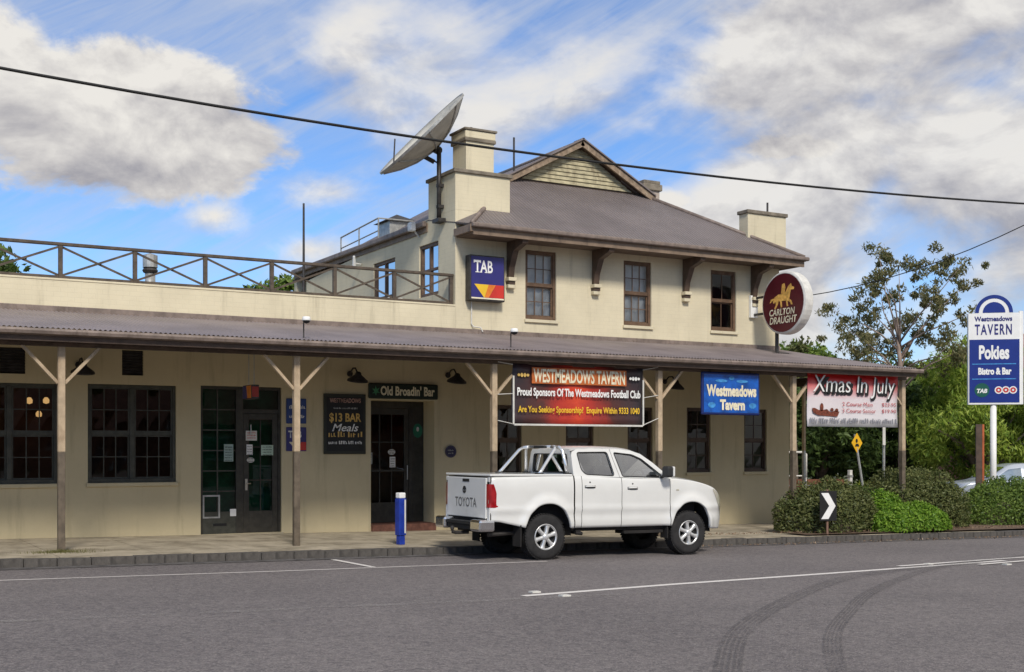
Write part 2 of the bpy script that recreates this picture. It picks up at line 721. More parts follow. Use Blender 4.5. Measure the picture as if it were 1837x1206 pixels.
board_m = mat('cream_weatherboard', (.42, .37, .235), .8, var=.25, scale=6, dirt=((.2, .16, .1), 7, .5, .75))
barge_m = mat('worn_barge_board', (.26, .19, .13), .8, var=.3, scale=8, dirt=((.46, .38, .28), 9, .55, .7))
glass = glass_mat('window_glass', (.60, .64, .60))
glass_green = glass_mat('green_tinted_glass', (.30, .52, .42), 1.5, .8)
curtain_m = mat('pale_curtain', (.74, .74, .73), .9, var=.12, scale=5)
dark_in = mat('dark_interior', (.045, .030, .022), .9, var=.4, scale=1.5)
green_in = mat('green_blind', (.06, .15, .10), .8, var=.35, scale=3)
black = mat('black_paint', (.012, .012, .012), .5, var=.2)
white = mat('white_paint', (.80, .79, .76), .5, var=.04, scale=4)
white_dull = mat('dull_white_paint', (.62, .60, .55), .6, var=.12, scale=7)
galv = mat('galvanised_steel', (.42, .42, .40), .45, .6, var=.2, scale=9)
dark_metal = mat('dark_metal', (.05, .045, .042), .5, .3, var=.3, scale=8)
brass = mat('door_metal', (.55, .52, .45), .3, .9, var=.1)
navy = mat('navy_print', (.030, .028, .16), .35, var=.08)
sign_blue = mat('bright_blue_print', (.006, .085, .38), .4, var=.35, scale=5)
pylon_blue = mat('royal_blue_panel', (.012, .030, .205), .35, var=.06)
red = mat('red_print', (.55, .035, .025), .4, var=.1)
orange = mat('orange_print', (.72, .20, .025), .45, var=.15, scale=7)
yellow = mat('yellow_print', (.80, .50, .03), .45, var=.1)
gold = mat('gold_print', (.62, .40, .11), .5, var=.2, scale=10)
cream_p = mat('cream_print', (.76, .69, .50), .5, var=.1)
maroon = mat('maroon_sign_face', (.085, .008, .014), .35, var=.15, scale=3)
concrete = mat('concrete_footpath', (.40, .345, .255), .9, var=.16, scale=2.2, bump=.4, bscale=80, dirt=((.21, .178, .125), 1.6, .42, .68))
bluestone = mat('bluestone_kerb', (.10, .09, .08), .85, var=.4, scale=3, bump=.7, bscale=25, dirt=((.055, .05, .045), 3, .45, .7))
asphalt = road_mat()
line_paint = paint_mat('white_road_paint', (.66, .62, .58), .27)
line_thin = paint_mat('thin_road_paint', (.52, .48, .45), .28)
line_faint = paint_mat('ghost_road_paint', (.30, .275, .26), .43, .6)
rubber_mark = paint_mat('tyre_rubber', (.07, .064, .065), .36, .30)
soil = mat('garden_soil', (.13, .085, .055), .95, var=.4, scale=6, bump=.8, bscale=20)
grass_ground = mat('dry_ground', (.10, .11, .055), .95, var=.4, scale=.8, bump=.5, bscale=12)

# ------------------------------------------------------------------ ground, road, footpath
K = -.015


def sheet(name, x0, x1, y0, y1, zf, mtl, parent=None, kind='structure', nx=1):
    mb = MB()
    xs = [x0 + (x1 - x0) * i / nx for i in range(nx + 1)]
    mb.grid([[(x, y0, zf(x)), (x, y1, zf(x))] for x in xs])
    o = mb.build(name, mtl, parent, fix=False)
    for p in o.data.polygons:
        pass
    bm = bmesh.new()
    bm.from_mesh(o.data)
    for f in bm.faces:
        f.normal_update()
        if f.normal.z < 0:
            f.normal_flip()
    bm.to_mesh(o.data)
    bm.free()
    if kind and parent is None:
        o['kind'] = kind
    return o


Y_KERB, Y_POST, Y_WALL = 18.3, 19.48, 22.66
sheet('ground', -300, 500, -300, 600, lambda x: -.20 + K * x, grass_ground)
road = sheet('road', -80, 160, -14, Y_KERB, zroad, asphalt)
carpark = sheet('car_park', 23.5, 120, 20.6, 60, lambda x: zroad(x) + .16, asphalt)


def strip(name, pts, wd, mtl, lift=.004):
    """A painted strip laid on the road along pts (x, y)."""
    mb = MB()
    L, Rr = [], []
    for i, (x, y) in enumerate(pts):
        a = Vector(pts[max(i - 1, 0)])
        b = Vector(pts[min(i + 1, len(pts) - 1)])
        d = (b - a).normalized()
        nrm = Vector((-d.y, d.x)) * (wd / 2)
        L.append((x + nrm.x, y + nrm.y, zroad(x + nrm.x) + lift))
        Rr.append((x - nrm.x, y - nrm.y, zroad(x - nrm.x) + lift))
    mb.grid([Rr, L])
    o = mb.build(name, mtl, road, fix=False)
    return o


def lerp_pts(pts, n=8):
    """Catmull-Rom through the points."""
    out = []
    P = [Vector(p) for p in pts]
    for i in range(len(P) - 1):
        p0, p1, p2, p3 = P[max(i - 1, 0)], P[i], P[i + 1], P[min(i + 2, len(P) - 1)]
        for k in range(n):
            t = k / n
            out.append(.5 * ((2 * p1) + (p2 - p0) * t + (2 * p0 - 5 * p1 + 4 * p2 - p3) * t * t + (3 * p1 - p0 - 3 * p2 + p3) * t ** 3))
    out.append(P[-1])
    return [tuple(p) for p in out]


strip('edge_line', [(-6, 16.72), (2.0, 16.6), (5.5, 16.48), (10.1, 16.48)], .09, line_thin)
strip('parking_bay_line', [(7.12, 16.52), (7.05, 17.95)], .10, line_paint, .008)
strip('centre_line', [(7.3, 12.45), (9.8, 12.82), (12.4, 13.1), (15.1, 13.42), (17.6, 13.75)], .13, line_paint)
strip('centre_line', [(14.9, 13.62), (17.7, 13.98), (24, 14.75)], .11, line_paint, .008)
strip('centre_line', [(16.4, 13.30), (18.6, 13.62), (25, 14.5)], .11, line_paint, .012)
strip('old_lane_line', [(-3, 12.9), (1.53, 12.6), (6.9, 12.2), (9, 12.1)], .16, line_faint)
# raised pavement studs at the end of the centre line
stud = MB().box(-.06, .06, -.05, .05, 0, .018).mesh('pavement_stud', white_dull)
for sxp, syp in ((7.62, 12.72), (7.75, 12.24), (15.7, 13.72), (16.9, 13.16)):
    inst('pavement_stud', stud, road, (sxp, syp, zroad(sxp)))
SK1 = [(5.2, 6.2), (6.2, 7.4), (7.75, 9.05), (9.7, 10.6), (12.1, 12.2), (14.0, 13.0), (17.0, 13.8)]
SK2 = [(6.1, 5.9), (6.98, 7.0), (8.42, 8.5), (9.85, 9.7), (11.4, 10.9), (13.3, 12.1), (15.4, 13.2), (19.2, 14.4)]
for path, wd in ((SK1, .20), (SK2, .15)):
    pp = lerp_pts(path, 8)
    for k in range(5):
        off = (k - 2) * wd / 4.2
        q = []
        for i, p in enumerate(pp):
            a, b = Vector(pp[max(i - 1, 0)]), Vector(pp[min(i + 1, len(pp) - 1)])
            d = (b - a).normalized()
            q.append((p[0] - d.y * off, p[1] + d.x * off))
        strip('tyre_mark', q, wd / (5.4 if k in (0, 4) else 7.5), rubber_mark, .016)

# footpath: slabs with open joints over a base
fp = root('footpath', (0, 20.5, 0), kind='structure')
MB().add([(-20, 18.48, zfoot(-20) - .03), (24, 18.48, zfoot(24) - .03), (24, 23.4, zfoot(24) - .03), (-20, 23.4, zfoot(-20) - .03)], [(0, 1, 2, 3)]).build(
    'joint_base', mat('joint_dirt', (.10, .085, .06), .95), fp, fix=False)
for i in range(19):
    x0 = -4.2 + i * 1.45
    for (y0, y1) in ((18.485, 20.35), (20.358, 22.9)):
        mb = MB()
        x1 = x0 + 1.44
        z0a, z1a = zfoot(x0), zfoot(x1)
        mb.add([(x0, y0, z0a - .06), (x1, y0, z1a - .06), (x1, y1, z1a - .06), (x0, y1, z0a - .06),
                (x0, y0, z0a), (x1, y0, z1a), (x1, y1, z1a), (x0, y1, z0a)],
               [(0, 3, 2, 1), (4, 5, 6, 7), (0, 1, 5, 4), (1, 2, 6, 5), (2, 3, 7, 6), (3, 0, 4, 7)])
        mb.build('slab', concrete, fp)
# bluestone kerb
kb = root('kerb', (0, Y_KERB, 0), kind='structure')
rk = random.Random(5)
x = -6.0
stones = []
for k in range(4):
    mb = MB().box(0, 1, -.09, .09, -.28, 0)
    mb.v = [(vx, vy + rk.uniform(-.006, .006), vz + (rk.uniform(-.008, .006) if vz > -.1 else 0)) for vx, vy, vz in mb.v]
    stones.append(mb.mesh('kerb_stone', bluestone))
while x < 34:
    ln = rk.uniform(.42, .62)
    o = inst('kerb_stone', stones[rk.randrange(4)], kb, (x, Y_KERB + .09 + rk.uniform(-.008, .008), zfoot(x) + rk.uniform(-.006, .004)),
             (0, math.atan(.015), rk.uniform(-.006, .006)), (ln - .012, 1, 1))
    x += ln
gu = MB().add([(-6, 18.0, zroad(-6) + .006), (34, 18.0, zroad(34) + .006), (34, 18.3, zroad(34) + .006), (-6, 18.3, zroad(-6) + .006)], [(0, 1, 2, 3)]).build(
    'gutter', mat('gutter_grit', (.10, .092, .088), .95, var=.45, scale=4, bump=.6, bscale=30, dirt=((.05, .045, .04), 4, .5, .7)), road, fix=False)
# garden bed behind the kerb on the right
bed = MB().add([(17.6, 18.5, zfoot(17.6) + .03), (34, 18.5, zfoot(34) + .05), (34, 23, zfoot(34) + .05), (22.3, 23, zfoot(22.3) + .05), (21.8, 19.9, zfoot(21.8) + .05), (17.6, 19.2, zfoot(17.6) + .03)],
               [(0, 1, 2, 3, 4, 5)]).build('garden_bed', soil, None, fix=False)
bed['kind'] = 'structure'

# ------------------------------------------------------------------ tavern
XL, XR, XU0, XU1 = -5.0, 20.95, 11.63, 20.62
tav = root('tavern_building', (11.6, Y_WALL, 0), 'two storey cream and khaki painted brick tavern with long corrugated verandah', 'building')


def wall(name, mtl, x0, x1, z0, z1, holes, y=Y_WALL, depth=.16, bottom=None):
    """Front wall sheet with real openings and reveals."""
    xs = sorted({x0, x1} | {h[0] for h in holes} | {h[1] for h in holes})
    zs = sorted({z0, z1} | {h[2] for h in holes} | {h[3] for h in holes})
    mb = MB()
    for i in range(len(xs) - 1):
        for j in range(len(zs) - 1):
            cx, cz = (xs[i] + xs[i + 1]) / 2, (zs[j] + zs[j + 1]) / 2
            if any(h[0] < cx < h[1] and h[2] < cz < h[3] for h in holes):
                continue
            mb.add([(xs[i], y, zs[j]), (xs[i + 1], y, zs[j]), (xs[i + 1], y, zs[j + 1]), (xs[i], y, zs[j + 1])], [(0, 1, 2, 3)])
    for h in holes:
        d = y + (h[4] if len(h) > 4 else depth)
        a, b, c, e = h[:4]
        mb.add([(a, y, c), (a, d, c), (a, d, e), (a, y, e)], [(0, 1, 2, 3)])
        mb.add([(b, y, c), (b, y, e), (b, d, e), (b, d, c)], [(0, 1, 2, 3)])
        mb.add([(a, y, e), (a, d, e), (b, d, e), (b, y, e)], [(0, 1, 2, 3)])
        mb.add([(a, y, c), (b, y, c), (b, d, c), (a, d, c)], [(0, 1, 2, 3)])
    return mb.build(name, mtl, tav, fix=False)


WIN_L = [(2.10, 3.70, .98, 2.75), (4.21, 5.79, .98, 2.77)]
WIN_R = [(12.62, 13.25, 1.02, 2.54), (14.38, 15.12, 1.03, 2.54), (16.05, 16.76, 1.03, 2.55), (17.75, 18.47, 1.04, 2.57), (19.50, 20.22, 1.04, 2.56)]
VENTS = [(2.74, 3.16, 2.91, 3.37, .10), (4.81, 5.19, 2.94, 3.40, .10)]
DOORS = [(6.25, 7.83, -.02, 2.79, .14), (9.71, 11.14, .03, 2.59, .62)]
wall('ground_floor_wall', khaki, XL, XR, -.6, 3.95, WIN_L + WIN_R + VENTS + DOORS)
wall('parapet', cream, XL, XU0 - .002, 3.952, 4.59, [])
MB().box(XL, XU0 - .002, Y_WALL - .012, Y_WALL + .22, 4.592, 4.63).build('parapet_cap', cream, tav, bevel=.008)
MB().box(XL, XU0 - .004, Y_WALL + .20, Y_WALL + .208, 4.3, 4.591).build('parapet_back', cream, tav)
UPW = [(13.34, 14.13, 4.42, 5.93), (15.94, 16.72, 4.42, 5.90), (18.47, 19.25, 4.42, 5.87)]
wall('upper_wall', cream, XU0, XU1, 3.952, 6.638, UPW)
# side wall of the upper storey (faces the terrace), with openings
mb = MB()
ys = [Y_WALL, 23.46, 24.42, 25.72, 26.98, 31.6]
for i in range(5):
    y0, y1 = ys[i], ys[i + 1]
    zt0, zt1 = [6.638 if q < 24.5 else 6.62 - .05 * (q - 23) for q in (y0, y1)]
    lo = {1: (4.95, 6.10), 3: (4.34, 6.05)}.get(i)
    parts_ = [(4.3, None)] if not lo else [(4.3, lo[0]), (lo[1], None)]
    for a, b in parts_:
        if b is None:
            mb.add([(XU0, y0, a), (XU0, y1, a), (XU0, y1, zt1), (XU0, y0, zt0)], [(0, 3, 2, 1)])
        elif b > a + .01:
            mb.add([(XU0, y0, a), (XU0, y1, a), (XU0, y1, b), (XU0, y0, b)], [(0, 3, 2, 1)])
    if lo:
        for (p, q) in (((y0, lo[0]), (y0, lo[1])), ((y1, lo[0]), (y1, lo[1])), ((y0, lo[1]), (y1, lo[1])), ((y0, lo[0]), (y1, lo[0]))):
            mb.add([(XU0, p[0], p[1]), (XU0, q[0], q[1]), (XU0 + .14, q[0], q[1]), (XU0 + .14, p[0], p[1])], [(0, 1, 2, 3)])
mb.build('terrace_side_wall', cream, tav, fix=False)
# remaining closed shell: right end, rear, terrace deck, floors
MB().box(XR - .25, XR, Y_WALL + .01, 32.4, -.8, 3.95).build('end_wall', khaki, tav)
MB().box(XU1 - .25, XU1, Y_WALL + .01, 32.4, 3.952, 6.40).build('upper_end_wall', cream, tav)
MB().box(XL, XU0, 32.41, 32.6, -.8, 4.3).build('rear_wall', cream, tav)
MB().box(XU0 + .01, XR, 32.41, 32.6, -.8, 6.3).build('upper_rear_wall', cream, tav)
MB().box(XL, XU0 - .01, Y_WALL + .21, 32.4, 4.15, 4.30).build('terrace_deck', stone_cap, tav)
MB().box(XL - .2, XL - .01, Y_WALL, 32.4, -.6, 4.59).build('left_end_wall', khaki, tav)
MB().box(XU0 + .02, XU1 - .26, Y_WALL + .3, 32.3, 3.8, 3.92).build('upper_floor', dark_in, tav)
MB().box(XL, XR - .26, Y_WALL + .7, 32.3, -.35, -.25).build('interior_floor', dark_in, tav)
MB().box(XL, XR - .26, 26.2, 26.3, -.25, 4.1).build('interior_partition', mat('interior_timber', (.20, .085, .05), .7, var=.6, scale=1.2), tav)
MB().box(XU0 + .2, XU1 - .3, 25.0, 25.1, 3.93, 6.4).build('upper_partition', dark_in, tav)
MB().box(XU0 + .05, XU1 - .3, Y_WALL + .3, 25.0, 6.3, 6.36).build('upper_ceiling', dark_in, tav)


# ---- windows
def window(x0, x1, z0, z1, y, sashes, cols, rows, fm, gm, behind=None, bh_y=.12, sill=None, fw=.055):
    """Double-hung window(s): frame, rails, glazing bars, one pane per light."""
    mb = MB()
    yf = y + .07
    mb.box(x0, x0 + fw, yf - .03, yf + .07, z0, z1).box(x1 - fw, x1, yf - .03, yf + .07, z0, z1)
    mb.box(x0 + fw, x1 - fw, yf - .03, yf + .07, z1 - fw, z1).box(x0 + fw, x1 - fw, yf - .03, yf + .07, z0, z0 + fw * 1.3)
    sw = (x1 - x0 - 2 * fw) / sashes
    for s_ in range(1, sashes):
        xm = x0 + fw + sw * s_
        mb.box(xm - fw * .75, xm + fw * .75, yf - .028, yf + .068, z0 + fw * 1.3, z1 - fw)
    zm = (z0 + z1) / 2
    wn = mb.build('window', fm, tav, bevel=.006)
    for s_ in range(sashes):
        a = x0 + fw + sw * s_ + (fw * .75 if s_ > 0 else 0)
        b = x0 + fw + sw * (s_ + 1) - (fw * .75 if s_ < sashes - 1 else 0)
        MB().box(a, b, yf - .012, yf + .045, zm - .025, zm + .025).build('meeting_rail', fm, wn)
        for (c, d, yy) in ((zm + .025, z1 - fw, yf + .0), (z0 + fw * 1.3, zm - .025, yf + .03)):
            sb = .03
            MB().box(a, a + sb, yy - .008, yy + .02, c, d).box(b - sb, b, yy - .008, yy + .02, c, d).box(a + sb, b - sb, yy - .008, yy + .02, d - sb, d).box(
                a + sb, b - sb, yy - .008, yy + .02, c, c + sb).build('sash', fm, wn)
            pa, pb, pc, pd = a + sb, b - sb, c + sb, d - sb
            for k in range(1, cols):
                xx = pa + (pb - pa) * k / cols
                MB().box(xx - .009, xx + .009, yy - .004, yy + .016, pc, pd).build('glazing_bar', fm, wn)
            for k in range(1, rows):
                zz = pc + (pd - pc) * k / rows
                MB().box(pa, pb, yy - .002, yy + .014, zz - .009, zz + .009).build('glazing_bar', fm, wn)
            for i in range(cols):
                for j in range(rows):
                    xa, xb = pa + (pb - pa) * i / cols, pa + (pb - pa) * (i + 1) / cols
                    za, zb = pc + (pd - pc) * j / rows, pc + (pd - pc) * (j + 1) / rows
                    tilt = rk.uniform(-.002, .002)
                    MB().add([(xa, yy + .006 + tilt, za), (xb, yy + .006 - tilt, za), (xb, yy + .006 + tilt, zb), (xa, yy + .006 - tilt, zb)], [(0, 1, 2, 3)]).build('pane', gm, wn, fix=False)
    if behind:
        nfold = int((x1 - x0) / .04)
        rows_ = [[(x0 + (x1 - x0) * i / nfold, y + .07 + bh_y + .012 * math.sin(i * 1.9), zz) for i in range(nfold + 1)] for zz in (z0, z1)]
        MB().grid(rows_).build('curtain', behind, wn, fix=False, smooth=True)
    if sill:
        MB().box(x0 - .03, x1 + .03, y - .05, y + .10, z0 - .07, z0 - .002).build('sill', sill, wn, bevel=.008)
    return wn


for i, (a, b, c, d) in enumerate(WIN_L):
    window(a, b, c, d, Y_WALL, 2, 3, 2, frame_m, glass, None, sill=khaki)
for i, (a, b, c, d) in enumerate(WIN_R):
    window(a, b, c, d, Y_WALL, 1, 2, 2, brown, glass, None, sill=khaki, fw=.05)
for i, (a, b, c, d) in enumerate(UPW):
    window(a, b, c, d, Y_WALL, 1, 3 if i < 2 else 2, 2 if i < 2 else 1, sash_brown, glass_clear if i < 2 else glass, curtain_m if i < 2 else None, sill=cream, fw=.06)
# vents
for (a, b, c, d, _) in VENTS:
    mb = MB().box(a, b, Y_WALL + .06, Y_WALL + .08, c, d)
    for k in range(9):
        z = c + (d - c) * (k + .5) / 9
        mb.beam((a, Y_WALL + .045, z), (b, Y_WALL + .045, z), .04, .008, (0, .5, 1))
    mb.build('vent_grille', dark_metal, tav)
# side windows on the terrace wall
for (y0, y1, z0, z1, nm) in ((23.46, 24.42, 4.95, 6.10, 'terrace_window'), (25.72, 26.98, 4.34, 6.05, 'terrace_door')):
    f = .07
    X0 = XU0 + .06
    mb = MB().box(X0 - .03, X0 + .05, y0, y0 + f, z0, z1).box(X0 - .03, X0 + .05, y1 - f, y1, z0, z1).box(X0 - .03, X0 + .05, y0 + f, y1 - f, z1 - f, z1).box(
        X0 - .03, X0 + .05, y0 + f, y1 - f, z0, z0 + f).box(X0 - .028, X0 + .048, (y0 + y1) / 2 - .03, (y0 + y1) / 2 + .03, z0 + f, z1 - f).box(
        X0 - .026, X0 + .046, y0 + f, y1 - f, (z0 + z1) / 2 - .025, (z0 + z1) / 2 + .025)
    wn = mb.build(nm, sash_brown, tav)
    MB().add([(X0 + .01, y0 + f, z0 + f), (X0 + .01, y1 - f, z0 + f), (X0 + .01, y1 - f, z1 - f), (X0 + .01, y0 + f, z1 - f)], [(0, 1, 2, 3)]).build('pane', glass, wn, fix=False)
    MB().add([(X0 + .12, y0, z0), (X0 + .12, y1, z0), (X0 + .12, y1, z1), (X0 + .12, y0, z1)], [(0, 1, 2, 3)]).build('curtain', curtain_m if 'window' in nm else dark_in, wn, fix=False)

# ---- double entrance with sidelight (green glass)
a, b, c, d = DOORS[0][:4]
Yd = Y_WALL + .07
dr = MB().box(a, a + .05, Yd - .03, Yd + .06, c, d).box(b - .05, b, Yd - .03, Yd + .06, c, d).box(a + .05, b - .05, Yd - .03, Yd + .06, d - .06, d).box(
    6.94, 7.08, Yd - .03, Yd + .06, c, d - .06).build('entrance_screen', door_m, tav, bevel=.006)
MB().box(a + .05, 6.94, Yd - .015, Yd + .045, c, c + .42).build('kick_panel', frame_m, dr)
for k in range(1, 6):
    z = c + .42 + (d - .06 - c - .42) * k / 6
    MB().box(a + .05, 6.94, Yd - .005, Yd + .03, z - .012, z + .012).build('glazing_bar', frame_m, dr)
MB().box(6.575, 6.60, Yd - .006, Yd + .03, c + .42, d - .06).build('glazing_bar', frame_m, dr)
for i in range(2):
    for k in range(6):
        z0 = c + .42 + (d - .48 - c) * k / 6
        z1 = c + .42 + (d - .48 - c) * (k + 1) / 6
        xa, xb = (a + .05, 6.575) if i == 0 else (6.60, 6.94)
        MB().add([(xa, Yd + .012, z0), (xb, Yd + .012, z0), (xb, Yd + .012, z1), (xa, Yd + .012, z1)], [(0, 1, 2, 3)]).build('pane', glass_green, dr, fix=False)
MB().box(7.08, b - .05, Yd - .02, Yd + .05, 2.28, 2.36).build('transom', door_m, dr)
MB().add([(7.08, Yd + .012, 2.36), (b - .05, Yd + .012, 2.36), (b - .05, Yd + .012, d - .06), (7.08, Yd + .012, d - .06)], [(0, 1, 2, 3)]).build('pane', glass_green, dr, fix=False)
leaf = MB().box(7.085, 7.20, Yd - .01, Yd + .04, c, 2.275).box(7.665, 7.775, Yd - .01, Yd + .04, c, 2.275).box(7.20, 7.665, Yd - .01, Yd + .04, 2.16, 2.275).box(
    7.20, 7.665, Yd - .01, Yd + .04, c, c + .42).box(7.42, 7.44, Yd - .004, Yd + .03, c + .42, 2.16).box(7.20, 7.665, Yd - .002, Yd + .028, 1.62, 1.645).box(
    7.20, 7.665, Yd - .002, Yd + .028, .98, 1.005).build('door', door_m, tav, bevel=.005)
tag(leaf, 'dark framed glazed door with green tinted panes')
for i, (xa, xb) in enumerate(((7.20, 7.42), (7.44, 7.665))):
    for za, zb in ((c + .42, .98), (1.005, 1.62), (1.645, 2.16)):
        MB().add([(xa, Yd + .012, za), (xb, Yd + .012, za), (xb, Yd + .012, zb), (xa, Yd + .012, zb)], [(0, 1, 2, 3)]).build('pane', glass_green, leaf, fix=False)
MB().box(7.12, 7.165, Yd - .03, Yd - .01, .80, 1.02).tube([(7.14, Yd - .03, .93), (7.14, Yd - .07, .93), (7.22, Yd - .07, .93)], .011).build('handle', brass, leaf)
MB().tube([(7.225, Yd - .05, 1.86), (7.225, Yd - .05, 2.06)], .012).build('pull_bar', brass, leaf)
MB().box(6.30, 6.33, Yd - .03, Yd - .015, .28, .72).box(6.60, 6.63, Yd - .03, Yd - .015, .28, .72).box(6.33, 6.60, Yd - .03, Yd - .015, .69, .72).box(
    6.33, 6.60, Yd - .03, Yd - .015, .28, .31).build('pet_flap_frame', galv, dr)
MB().box(6.50, 6.76, Yd - .022, Yd - .015, .13, .18).build('letter_slot', black, dr)
MB().box(6.82, 6.94, Yd - .045, Yd - .03, .31, .45).build('access_pad', white, dr, bevel=.006)
MB().box(a, b, Yd + .20, Yd + .22, c, d).build('green_blind', green_in, dr)
MB().box(a - .02, b + .02, Y_WALL - .10, Y_WALL + .09, -.12, c - .003).build('threshold', mat('pale_threshold', (.42, .36, .25), .8), dr)

# ---- recessed bar entrance
a, b, c, d = DOORS[1][:4]
Yd = Y_WALL + .52
dr2 = MB().box(a, a + .06, Yd, Yd + .10, c + .03, d).box(10.80, 10.88, Yd, Yd + .10, c + .03, d).box(a + .06, 10.80, Yd, Yd + .10, d - .14, d).box(10.88, b, Yd, Yd + .08, c + .03, d).build('bar_door_frame', door_m, tav, bevel=.005)
door2 = MB().box(a + .065, a + .17, Yd + .01, Yd + .06, c + .03, d - .145).box(10.69, 10.795, Yd + .01, Yd + .06, c + .03, d - .145).box(a + .17, 10.69, Yd + .01, Yd + .06, d - .28, d - .145).box(
    a + .17, 10.69, Yd + .01, Yd + .06, c + .03, c + .45).box(10.12, 10.15, Yd + .012, Yd + .055, c + .45, d - .28).box(10.40, 10.42, Yd + .012, Yd + .055, c + .45, d - .28).box(
    a + .17, 10.69, Yd + .014, Yd + .05, 1.12, 1.16).box(a + .17, 10.69, Yd + .014, Yd + .05, 1.72, 1.75).build('door', door_m, tav, bevel=.004)
tag(door2, 'dark glazed door set back in the bar entrance')
for xa, xb in ((a + .17, 10.12), (10.15, 10.40), (10.42, 10.69)):
    for za, zb in ((c + .45, 1.12), (1.16, 1.72), (1.75, d - .28)):
        MB().add([(xa, Yd + .03, za), (xb, Yd + .03, za), (xb, Yd + .03, zb), (xa, Yd + .03, zb)], [(0, 1, 2, 3)]).build('pane', glass, door2, fix=False)
MB().tube([(10.74, Yd - .05, .95), (10.74, Yd - .05, 1.25)], .012).build('pull_bar', brass, door2)
MB().box(a + .003, b - .003, Y_WALL - .09, Yd, -.2, c + .028).build('door_step', mat('red_brick_step', (.15, .065, .045), .85, var=.35, scale=9, bump=.5), dr2)

# ---- verandah
VX0, VX1 = XL, 21.55
ZT, ZE, YE = 4.04, 3.41, 19.16
pitch = .076
nw = int((VX1 - VX0) / pitch * 6)


def ver_z(x, y):
    t = (y - YE) / (Y_WALL - YE)
    return ZE + (ZT - ZE) * t


rows = []
for t in (0.0, .33, .66, 1.0):
    y = YE + (Y_WALL - YE) * t
    xe = VX1 - (VX1 - XU1) * t
    row = []
    for i in range(nw + 1):
        x = min(VX0 + (VX1 - VX0) * i / nw, xe)
        row.append((x, y - .002, ver_z(x, y) + .011 * math.sin(x / pitch * 2 * math.pi) - .02 * math.sin(math.pi * t)))
    rows.append(row)
MB().grid(rows).build('verandah_roof', ver_m, tav, smooth=True, fix=False)
rows = []
for t in (0.0, 1.0):
    row = []
    for i in range(900):
        y = 19.16 + (32.4 - 19.16) * i / 899
        xi = XR + .01 if y > Y_WALL else VX1 - (VX1 - XU1) * (y - YE) / (Y_WALL - YE)
        x = VX1 - (VX1 - min(xi, VX1 - .001)) * t
        zz = ZE + (ZT - ZE) * ((VX1 - x) / (VX1 - XU1))
        row.append((x, y, zz + .011 * math.sin(y / pitch * 2 * math.pi)))
    rows.append(row)
MB().grid(rows).build('verandah_side_roof', ver_m, tav, smooth=True, fix=False)
MB().box(XL, XU1, Y_WALL - .05, Y_WALL - .004, ZT - .03, ZT + .09).build('roof_flashing', gutter_m, tav, bevel=.01)
prof = [(YE - .10, ZE - .02), (YE - .115, ZE - .055), (YE - .10, ZE - .10), (YE, ZE - .12), (YE, ZE - .03)]
MB().prism([(VX0, p, q) for p, q in prof], (VX1 + .1 - VX0, 0, 0)).build('gutter', gutter_m, tav)
MB().prism([(VX1 + (YE - p), YE, q) for p, q in prof], (0, 12, 0)).build('gutter', gutter_m, tav)
MB().box(VX0, VX1 - .02, YE + .005, YE + .04, ZE - .20, ZE - .035).build('fascia_board', brown, tav)
MB().box(VX0, VX1 - .03, Y_POST - .05, Y_POST + .05, 3.16, 3.30).build('verandah_beam', brown, tav)
MB().box(21.40, 21.50, Y_POST + .06, 31, 3.16, 3.30).build('verandah_beam', brown, tav)
for i in range(int((VX1 - VX0) / .95)):
    xr = VX0 + .4 + i * .95
    if xr > 20.4:
        continue
    MB().beam((xr, YE + .06, ver_z(0, YE + .06) - .075), (xr, Y_WALL - .01, ZT - .10), .05, .09).build('rafter', brown, tav)
POSTS = [(-.55, Y_POST), (3.23, Y_POST), (6.99, Y_POST), (10.79, Y_POST), (14.56, Y_POST), (18.12, Y_POST), (21.43, Y_POST), (21.43, 22.65), (21.43, 26.4)]
for k, (px, py) in enumerate(POSTS):
    zb = zfoot(px) - .02
    s_ = .053 if k < 7 else .036
    po = MB().box(px - s_, px + s_, py - s_, py + s_, 1.55, 3.158).build('verandah_post', tan, tav, bevel=.008)
    MB().box(px - s_ + .001, px + s_ - .001, py - s_ + .001, py + s_ - .001, zb, 1.548).build('post_base', dark_post if k < 7 else galv, po, bevel=.008)
    for sgn in (-1, 1):
        if k >= 7 or (k == 6 and sgn > 0):
            continue
        MB().beam((px + sgn * .05, py, 2.60), (px + sgn * .57, py, 3.17), .048, .07, (0, 1, 0)).build('brace', tan, po, bevel=.005)
# ---- main roof
FL, FR, GL, GR, AP = (11.62, 21.9, 6.22), (20.75, 21.9, 6.22), (14.1, 24.66, 7.93), (17.95, 24.66, 7.93), (16.02, 24.66, 9.02)
RB = (16.02, 29.5, 9.02)
BR, BL = (20.75, 32.7, 6.22), (11.62, 32.7, 6.35)


def slab(pts, mtl, name, th=.04):
    v = [Vector(p) for p in pts]
    nrm = (v[1] - v[0]).cross(v[2] - v[0]).normalized()
    if nrm.z < 0:
        nrm = -nrm
    return MB().prism(pts, -nrm * th).build(name, mtl, tav)


